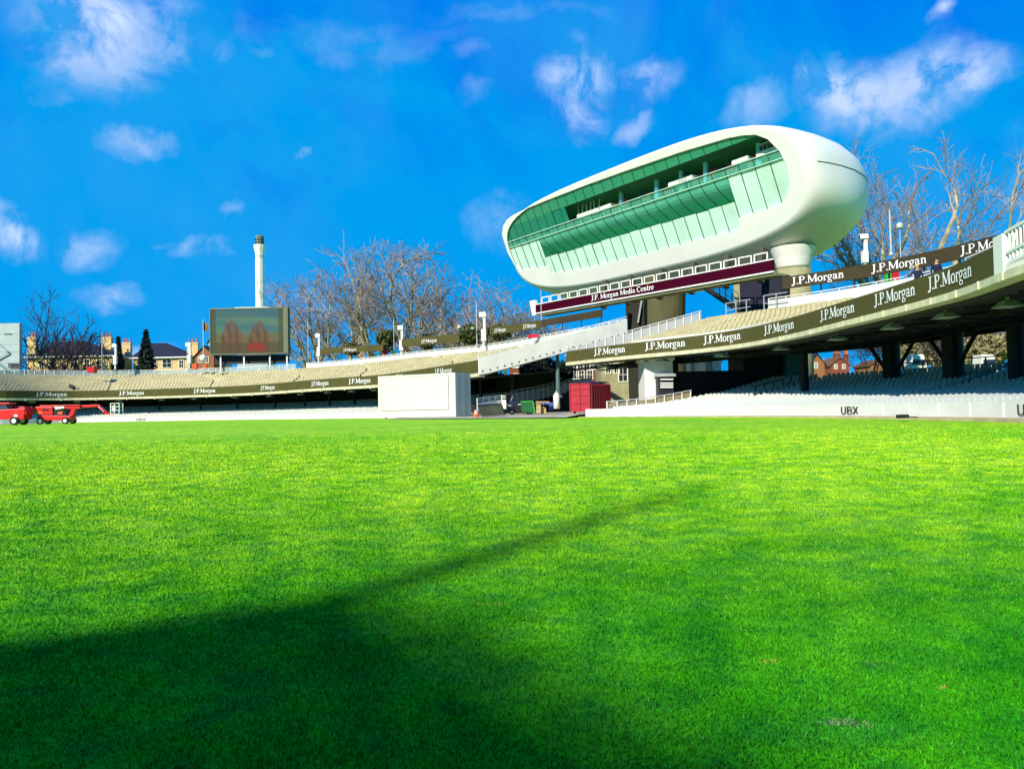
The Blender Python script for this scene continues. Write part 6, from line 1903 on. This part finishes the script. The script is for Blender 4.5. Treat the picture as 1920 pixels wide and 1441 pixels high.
# ================================================================== two people
def person(name, loc, face, joints, label, hat=None):
    """joints: list of (xyz, radius, parent) in local metres, x = person's left, y = forward"""
    me = bpy.data.meshes.new('body')
    V = [j[0] for j in joints]; E = [(j[2], i) for i, j in enumerate(joints) if j[2] is not None]
    me.from_pydata(V, E, [])
    o = bpy.data.objects.new(name, me); COL.objects.link(o)
    sm = o.modifiers.new('skin', 'SKIN'); sm.use_smooth_shade = True
    if not me.skin_vertices: 
        bm_ = bmesh.new(); bm_.from_mesh(me); bm_.verts.layers.skin.verify(); bm_.to_mesh(me); bm_.free()
    for i, j in enumerate(joints):
        sv = me.skin_vertices[0].data[i]; r = j[1]
        sv.radius = r if hasattr(r, '__len__') else (r, r); sv.use_root = (i == 0)
    ss_ = o.modifiers.new('sub', 'SUBSURF'); ss_.levels = ss_.render_levels = 2
    dg = bpy.context.evaluated_depsgraph_get()
    m2 = bpy.data.meshes.new_from_object(o.evaluated_get(dg))
    o.modifiers.clear(); o.data = m2
    m2.materials.clear()
    for m in (NAVY, SKIN, mat('dark_trousers', (0.012, 0.012, 0.018)), BLACK): m2.materials.append(m)
    hands = [Vector(j[0]) for j in joints if len(j) > 3]
    for p in m2.polygons:
        c = p.center; p.use_smooth = True
        k = 0
        if c.z > 1.46: k = 1
        elif c.z < 0.09: k = 3
        elif c.z < 0.88 and not any((c - h).length < 0.3 for h in hands): k = 2
        if any((c - h).length < 0.12 for h in hands): k = 1
        p.material_index = k
    o.location = loc; o.rotation_euler = (0, 0, face)
    tag(o, label, 'person')
    # hair / hat
    hm = MB()
    for zz, rr in ((1.70, 0.112), (1.76, 0.104), (1.80, 0.080), (1.83, 0.03)): pass
    hm.lathe((0, -0.005, 0), [(0.104, 1.64), (0.114, 1.70), (0.108, 1.76), (0.080, 1.805), (0.02, 1.825)], 16)
    hb = MB()
    vs = []
    for v in hm.v:
        z = v[2]
        y = v[1]
        if y > 0.03 and z < 1.72: z = 1.72 + (z - 1.72) * 0.1
        vs.append((v[0] * 0.92, y * 1.1, z))
    hb.v, hb.f, hb.mi = vs, hm.f, hm.mi
    hb.build('knit_hat' if hat else 'hair', hat or HAIRM, o, smooth=True)
    f = MB()
    for sx in (-0.033, 0.033): f.box((sx, 0.094, 1.655), (0.026, 0.012, 0.012))
    f.box((0, 0.090, 1.585), (0.05, 0.012, 0.010))
    f.build('eyes_and_mouth', BLACK, o)
    return o
def fingers(J, hand_i, hand, fwd, side):
    """five short finger chains rooted in the palm"""
    for k, (o, l) in enumerate(((-0.032, 0.065), (-0.011, 0.078), (0.011, 0.072), (0.030, 0.055))):
        b = hand + fwd * 0.05 + side * o
        J.append((tuple(b), 0.010, hand_i)); i = len(J) - 1
        J.append((tuple(b + fwd * l * 0.6 + Vector((0, 0.012, -0.004))), 0.009, i))
        J.append((tuple(b + fwd * l + Vector((0, 0.034, -0.004))), 0.008, i + 1))
    b = hand + side * 0.042
    J.append((tuple(b), 0.011, hand_i)); i = len(J) - 1
    J.append((tuple(b + side * 0.025 + fwd * 0.035 + Vector((0, 0.02, 0))), 0.010, i))
def human(armL, armR):
    J = [((0, 0, 0.96), (0.17, 0.12), None), ((0, 0.0, 1.12), (0.165, 0.115), 0), ((0, 0.0, 1.32), (0.19, 0.125), 1), ((0, 0, 1.44), (0.10, 0.09), 2), ((0, 0.01, 1.52), (0.058, 0.06), 3),
         ((0, 0.015, 1.60), (0.078, 0.088), 4), ((0, 0.01, 1.70), (0.088, 0.102), 5), ((0, 0.0, 1.78), (0.060, 0.07), 6), ((0, 0.115, 1.625), 0.016, 5)]
    for sx, arm in ((1, armL), (-1, armR)):
        J.append(((sx * 0.10, 0, 0.88), 0.10, 0)); i = len(J) - 1
        J.append(((sx * 0.11, 0.02, 0.50), 0.066, i)); J.append(((sx * 0.11, -0.01, 0.10), 0.045, i + 1)); J.append(((sx * 0.12, 0.14, 0.045), (0.045, 0.04), i + 2))
        J.append(((sx * 0.19, 0, 1.40), 0.072, 2)); i = len(J) - 1
        e, h = arm
        J.append((e, 0.056, i)); J.append((h, 0.040, i + 1))
        hv = Vector(h); fw = (hv - Vector(e)).normalized()
        hp_ = hv + fw * 0.07
        J.append((tuple(hp_), (0.040, 0.026), i + 2, 'hand')); hi = len(J) - 1
        side = fw.cross(Vector((0, 1, 0)));
        if side.length < 0.1: side = Vector((1, 0, 0))
        side.normalize(); side *= (1 if side.x * sx < 0 else -1)
        fingers(J, hi, hp_, fw, side)
    return J
for px, pyh, face, arms, lab, hat in ((1718, 496, rad(165), (((0.36, -0.02, 1.20), (0.58, 0.10, 1.18)), ((-0.27, 0.0, 1.14), (-0.28, 0.10, 0.90))), 'person in a navy jacket and yellow hat standing behind the olive board', YELL),
                                      (1757, 484, rad(175), (((0.27, -0.03, 1.14), (0.25, 0.08, 0.90)), ((-0.28, -0.03, 1.15), (-0.24, 0.12, 0.92))), 'person in a long navy coat with dark hair nearest the right end of the board', None)):
    s = CR.s_at_px(px, 1.6, EYE + 7.5)
    p = CR.pt(s, 1.6, 0)
    top = at(px, pyh - 1, p.y).z
    person('person', (p.x, p.y, top - 1.825), face, human(*arms), lab, hat)

# ================================================================== what throws the foreground shadow
SUN_EL = rad(31)
SUN_DIR = Vector((0.56, 0.83, 0)).normalized()        # the way light travels in plan
HB = 32.0
sdist = (HB - 0.14) / math.tan(SUN_EL)
cs = Vector((-1.25, 6.4, 0)) - SUN_DIR * sdist
e1, e2 = Vector((-0.87, -0.5, 0)), Vector((0.51, -0.86, 0))
gs = empty('grandstand', cs + UP * gz(cs.x, cs.y), 'pavilion stand behind the viewer that throws the shadow on the grass', 'grandstand')
mb = MB(); a = cs + UP * -1
mb.hexa([a + e1 * 3 + e2 * 1, a + e1 * 40 + e2 * 1, a + e1 * 40 + e2 * 30, a + e1 * 3 + e2 * 30] + [q + UP * (HB - 2) for q in (a + e1 * 3 + e2 * 1, a + e1 * 40 + e2 * 1, a + e1 * 40 + e2 * 30, a + e1 * 3 + e2 * 30)])
mb.build('tier_block', CONC, gs, world=True)
mb = MB(); mb.hexa([cs + UP * (HB - 2.9), cs + e1 * 42 + UP * (HB - 2.9), cs + e1 * 42 + e2 * 32 + UP * (HB - 2.9), cs + e2 * 32 + UP * (HB - 2.9), cs + UP * HB, cs + e1 * 42 + UP * HB, cs + e1 * 42 + e2 * 32 + UP * HB, cs + e2 * 32 + UP * HB])
mb.build('roof', GREYP, gs, world=True)
mb = MB(); m0 = cs + e1 * 0.5 + e2 * 0.35
mb.tube([m0 + UP * HB, m0 + UP * (HB + 3.0), m0 + UP * (HB + 5.2)], [0.22, 0.14, 0.06], 10)
mb.build('finial', WHITE, gs, world=True)
# unseen slats added to soften the roof's shadow edge on the grass
off_ = 0.0
for wd, gap in ((0.18, 0.18), (0.09, 0.28)):
    off_ += gap
    a = cs - e1 * off_ + e2 * 0.4 + UP * (HB - 0.3); b = a + e2 * 30
    MB().hexa([a, b, b - e1 * wd, a - e1 * wd, a + UP * 0.08, b + UP * 0.08, b - e1 * wd + UP * 0.08, a - e1 * wd + UP * 0.08]).build('penumbra_slat', GREYP, gs, world=True)
    off_ += wd

# ================================================================== sky and sun
w = bpy.data.worlds.new('World'); scene.world = w; w.use_nodes = True
nt = w.node_tree; nt.nodes.clear()
out = nt.nodes.new('ShaderNodeOutputWorld'); bg = nt.nodes.new('ShaderNodeBackground')
nt.links.new(bg.outputs['Background'], out.inputs['Surface'])
skt = nt.nodes.new('ShaderNodeTexSky'); skt.sky_type = 'NISHITA'; skt.sun_disc = False
skt.sun_elevation = SUN_EL
to_sun = -SUN_DIR
skt.sun_rotation = math.atan2(to_sun.x, to_sun.y)
skt.air_density = 1.0; skt.dust_density = 0.0; skt.ozone_density = 2.5
hs = nt.nodes.new('ShaderNodeHueSaturation'); hs.inputs['Saturation'].default_value = SKY_SAT; hs.inputs['Hue'].default_value = SKY_HUE; hs.inputs['Value'].default_value = SKY_VAL
nt.links.new(skt.outputs['Color'], hs.inputs['Color'])
tc = nt.nodes.new('ShaderNodeTexCoord')
def wn(scale, det, rgh, dist=0.0, src=None):
    n = nt.nodes.new('ShaderNodeTexNoise'); n.inputs['Scale'].default_value = scale; n.inputs['Detail'].default_value = det
    n.inputs['Roughness'].default_value = rgh; n.inputs['Distortion'].default_value = dist
    nt.links.new(src or tc.outputs['Generated'], n.inputs['Vector']); return n
def math_(op, a, b=None, c=None, clamp=False):
    n = nt.nodes.new('ShaderNodeMath'); n.operation = op; n.use_clamp = clamp
    for i, v in enumerate((a, b, c)):
        if v is None: continue
        if isinstance(v, (int, float)): n.inputs[i].default_value = v
        else: nt.links.new(v, n.inputs[i])
    return n.outputs[0]
def vmath(op, a, b):
    n = nt.nodes.new('ShaderNodeVectorMath'); n.operation = op
    for i, v in enumerate((a, b)):
        if isinstance(v, (tuple, Vector)): n.inputs[i].default_value = tuple(v)
        else: nt.links.new(v, n.inputs[i])
    return n
tint = nt.nodes.new('ShaderNodeMix'); tint.data_type = 'RGBA'; tint.blend_type = 'MULTIPLY'; tint.inputs[0].default_value = 1.0
nt.links.new(hs.outputs['Color'], tint.inputs[6]); tint.inputs[7].default_value = (0.15, 0.9, 1.2, 1)
# thin high veil: the blue goes from deep to pale in broad drifting patches
veil = wn(2.3, 6, 0.66, 0.7)
vr = nt.nodes.new('ShaderNodeMapRange'); vr.inputs['From Min'].default_value = 0.36; vr.inputs['From Max'].default_value = 0.60
nt.links.new(veil.outputs['Fac'], vr.inputs['Value'])
sepd = nt.nodes.new('ShaderNodeSeparateXYZ'); nt.links.new(tc.outputs['Generated'], sepd.inputs[0])
hz = nt.nodes.new('ShaderNodeMapRange'); hz.inputs['From Min'].default_value = 0.48; hz.inputs['From Max'].default_value = 0.22
hz.inputs['To Min'].default_value = 0.0; hz.inputs['To Max'].default_value = 0.75
nt.links.new(sepd.outputs['Z'], hz.inputs['Value'])
vmax = math_('MULTIPLY_ADD', vr.outputs[0], 0.75, hz.outputs[0], clamp=True)
blue = nt.nodes.new('ShaderNodeMix'); blue.data_type = 'RGBA'
nt.links.new(vmax, blue.inputs[0]); blue.inputs[6].default_value = (*AZURE, 1); blue.inputs[7].default_value = (*AZURE2, 1)
azm = nt.nodes.new('ShaderNodeMix'); azm.data_type = 'RGBA'; azm.inputs[0].default_value = AZMIX
nt.links.new(tint.outputs[2], azm.inputs[6]); nt.links.new(blue.outputs[2], azm.inputs[7])
# wobble the lookup so that cloud edges are ragged
wob = wn(7.0, 5, 0.6)
wv_ = vmath('SUBTRACT', wob.outputs['Color'], (0.5, 0.5, 0.5))
wv2 = vmath('MULTIPLY', wv_.outputs[0], (0.12, 0.12, 0.12))
vec = vmath('ADD', tc.outputs['Generated'], wv2.outputs[0]).outputs[0]
CLOUDS = [(190, 40, 160, 110, 0.85), (225, 90, 90, 60, 0.5), (380, 75, 60, 35, 0.35), (270, 258, 75, 28, 0.50), (495, 78, 28, 14, 0.3),
          (1085, 170, 72, 75, 0.85), (1215, 135, 62, 52, 0.65), (1200, 228, 48, 28, 0.45), (920, 195, 50, 26, 0.15), (900, 105, 50, 26, 0.15), (1505, 155, 34, 28, 0.75),
          (1590, 165, 105, 55, 1.0), (1700, 170, 140, 70, 0.95), (1800, 150, 90, 46, 0.9), (1650, 205, 130, 42, 0.5), (1400, 205, 60, 45, 0.45), (1395, 200, 30, 20, 0.3), (1775, 40, 34, 20, 0.6),
          (1905, 380, 40, 60, 0.6), (15, 432, 55, 45, 0.85), (160, 440, 70, 45, 0.5), (375, 470, 50, 24, 0.35), (430, 405, 28, 20, 0.3), (550, 318, 22, 14, 0.5), (100, 155, 36, 22, 0.25),
          (215, 548, 55, 26, 0.45), (930, 425, 60, 70, 0.38), (310, 445, 26, 12, 0.25), (285, 655, 60, 20, 0.5), (1560, 670, 90, 14, 0.45), (1300, 650, 80, 16, 0.35), (640, 60, 300, 26, 0.10), (1000, 30, 200, 18, 0.10),
          # beyond the frame, so that the sky goes on
          (-200, 200, 150, 60, 0.6), (2150, 250, 170, 80, 0.7), (2300, 520, 120, 50, 0.5), (-350, 480, 160, 50, 0.5)]
tot = None
for px, py, rx, ry, k in CLOUDS:
    c = ray(px, py).normalized()
    d = vmath('SUBTRACT', vec, c)
    d = vmath('MULTIPLY', d.outputs[0], (F / rx * 0.9, F / rx * 0.9, F / ry * 0.9))
    l = nt.nodes.new('ShaderNodeVectorMath'); l.operation = 'LENGTH'; nt.links.new(d.outputs[0], l.inputs[0])
    mr = nt.nodes.new('ShaderNodeMapRange'); mr.interpolation_type = 'SMOOTHSTEP'
    mr.inputs['From Min'].default_value = 1.0; mr.inputs['From Max'].default_value = 0.0
    mr.inputs['To Min'].default_value = 0; mr.inputs['To Max'].default_value = k
    nt.links.new(l.outputs['Value'], mr.inputs['Value'])
    tot = mr.outputs[0] if tot is None else math_('MAXIMUM', tot, mr.outputs[0])
puff = wn(16.0, 9, 0.62, 0.4)
pr = nt.nodes.new('ShaderNodeMapRange'); pr.inputs['From Min'].default_value = 0.40; pr.inputs['From Max'].default_value = 0.57
pr.inputs['To Min'].default_value = 0.12; pr.inputs['To Max'].default_value = 1.30
nt.links.new(puff.outputs['Fac'], pr.inputs['Value'])
den = math_('MULTIPLY', tot, pr.outputs[0], clamp=True)
wisp = wn(3.0, 6, 0.6, 0.6)
wr = nt.nodes.new('ShaderNodeMapRange'); wr.inputs['From Min'].default_value = 0.48; wr.inputs['From Max'].default_value = 0.75
wr.inputs['To Min'].default_value = 0.0; wr.inputs['To Max'].default_value = 0.05
nt.links.new(wisp.outputs['Fac'], wr.inputs['Value'])
den2 = math_('MAXIMUM', den, wr.outputs[0])
shade = wn(9.0, 4, 0.5)
cr = nt.nodes.new('ShaderNodeValToRGB')
cr.color_ramp.elements[0].position = 0.35; cr.color_ramp.elements[0].color = (*[c * k for c, k in zip(CLOUDC, (0.58, 0.70, 0.88))], 1)
cr.color_ramp.elements[1].position = 0.62; cr.color_ramp.elements[1].color = (*CLOUDC, 1)
nt.links.new(shade.outputs['Fac'], cr.inputs['Fac'])
mxs = nt.nodes.new('ShaderNodeMix'); mxs.data_type = 'RGBA'
nt.links.new(den2, mxs.inputs[0]); nt.links.new(azm.outputs[2], mxs.inputs[6]); nt.links.new(cr.outputs['Color'], mxs.inputs[7])
nt.links.new(mxs.outputs[2], bg.inputs['Color'])
bg.inputs['Strength'].default_value = SKY_STR

sd = bpy.data.lights.new('sun', 'SUN'); sd.energy = SUN_E; sd.angle = rad(0.53); sd.color = (1.0, 0.93, 0.80)
so = bpy.data.objects.new('sun', sd); COL.objects.link(so)
ldir = Vector((SUN_DIR.x * math.cos(SUN_EL), SUN_DIR.y * math.cos(SUN_EL), -math.sin(SUN_EL)))
so.rotation_euler = ldir.to_track_quat('-Z', 'Y').to_euler()
so.location = (-30, -40, 40)
vs_ = scene.view_settings
vs_.view_transform = 'Standard'; vs_.look = 'None'; vs_.gamma = 1.0; vs_.use_curve_mapping = False
vs_.exposure = EXPOSURE
scene.cycles.max_bounces = 5
scene.cycles.diffuse_bounces = 2
scene.cycles.transparent_max_bounces = 12
scene.cycles.use_denoising = True
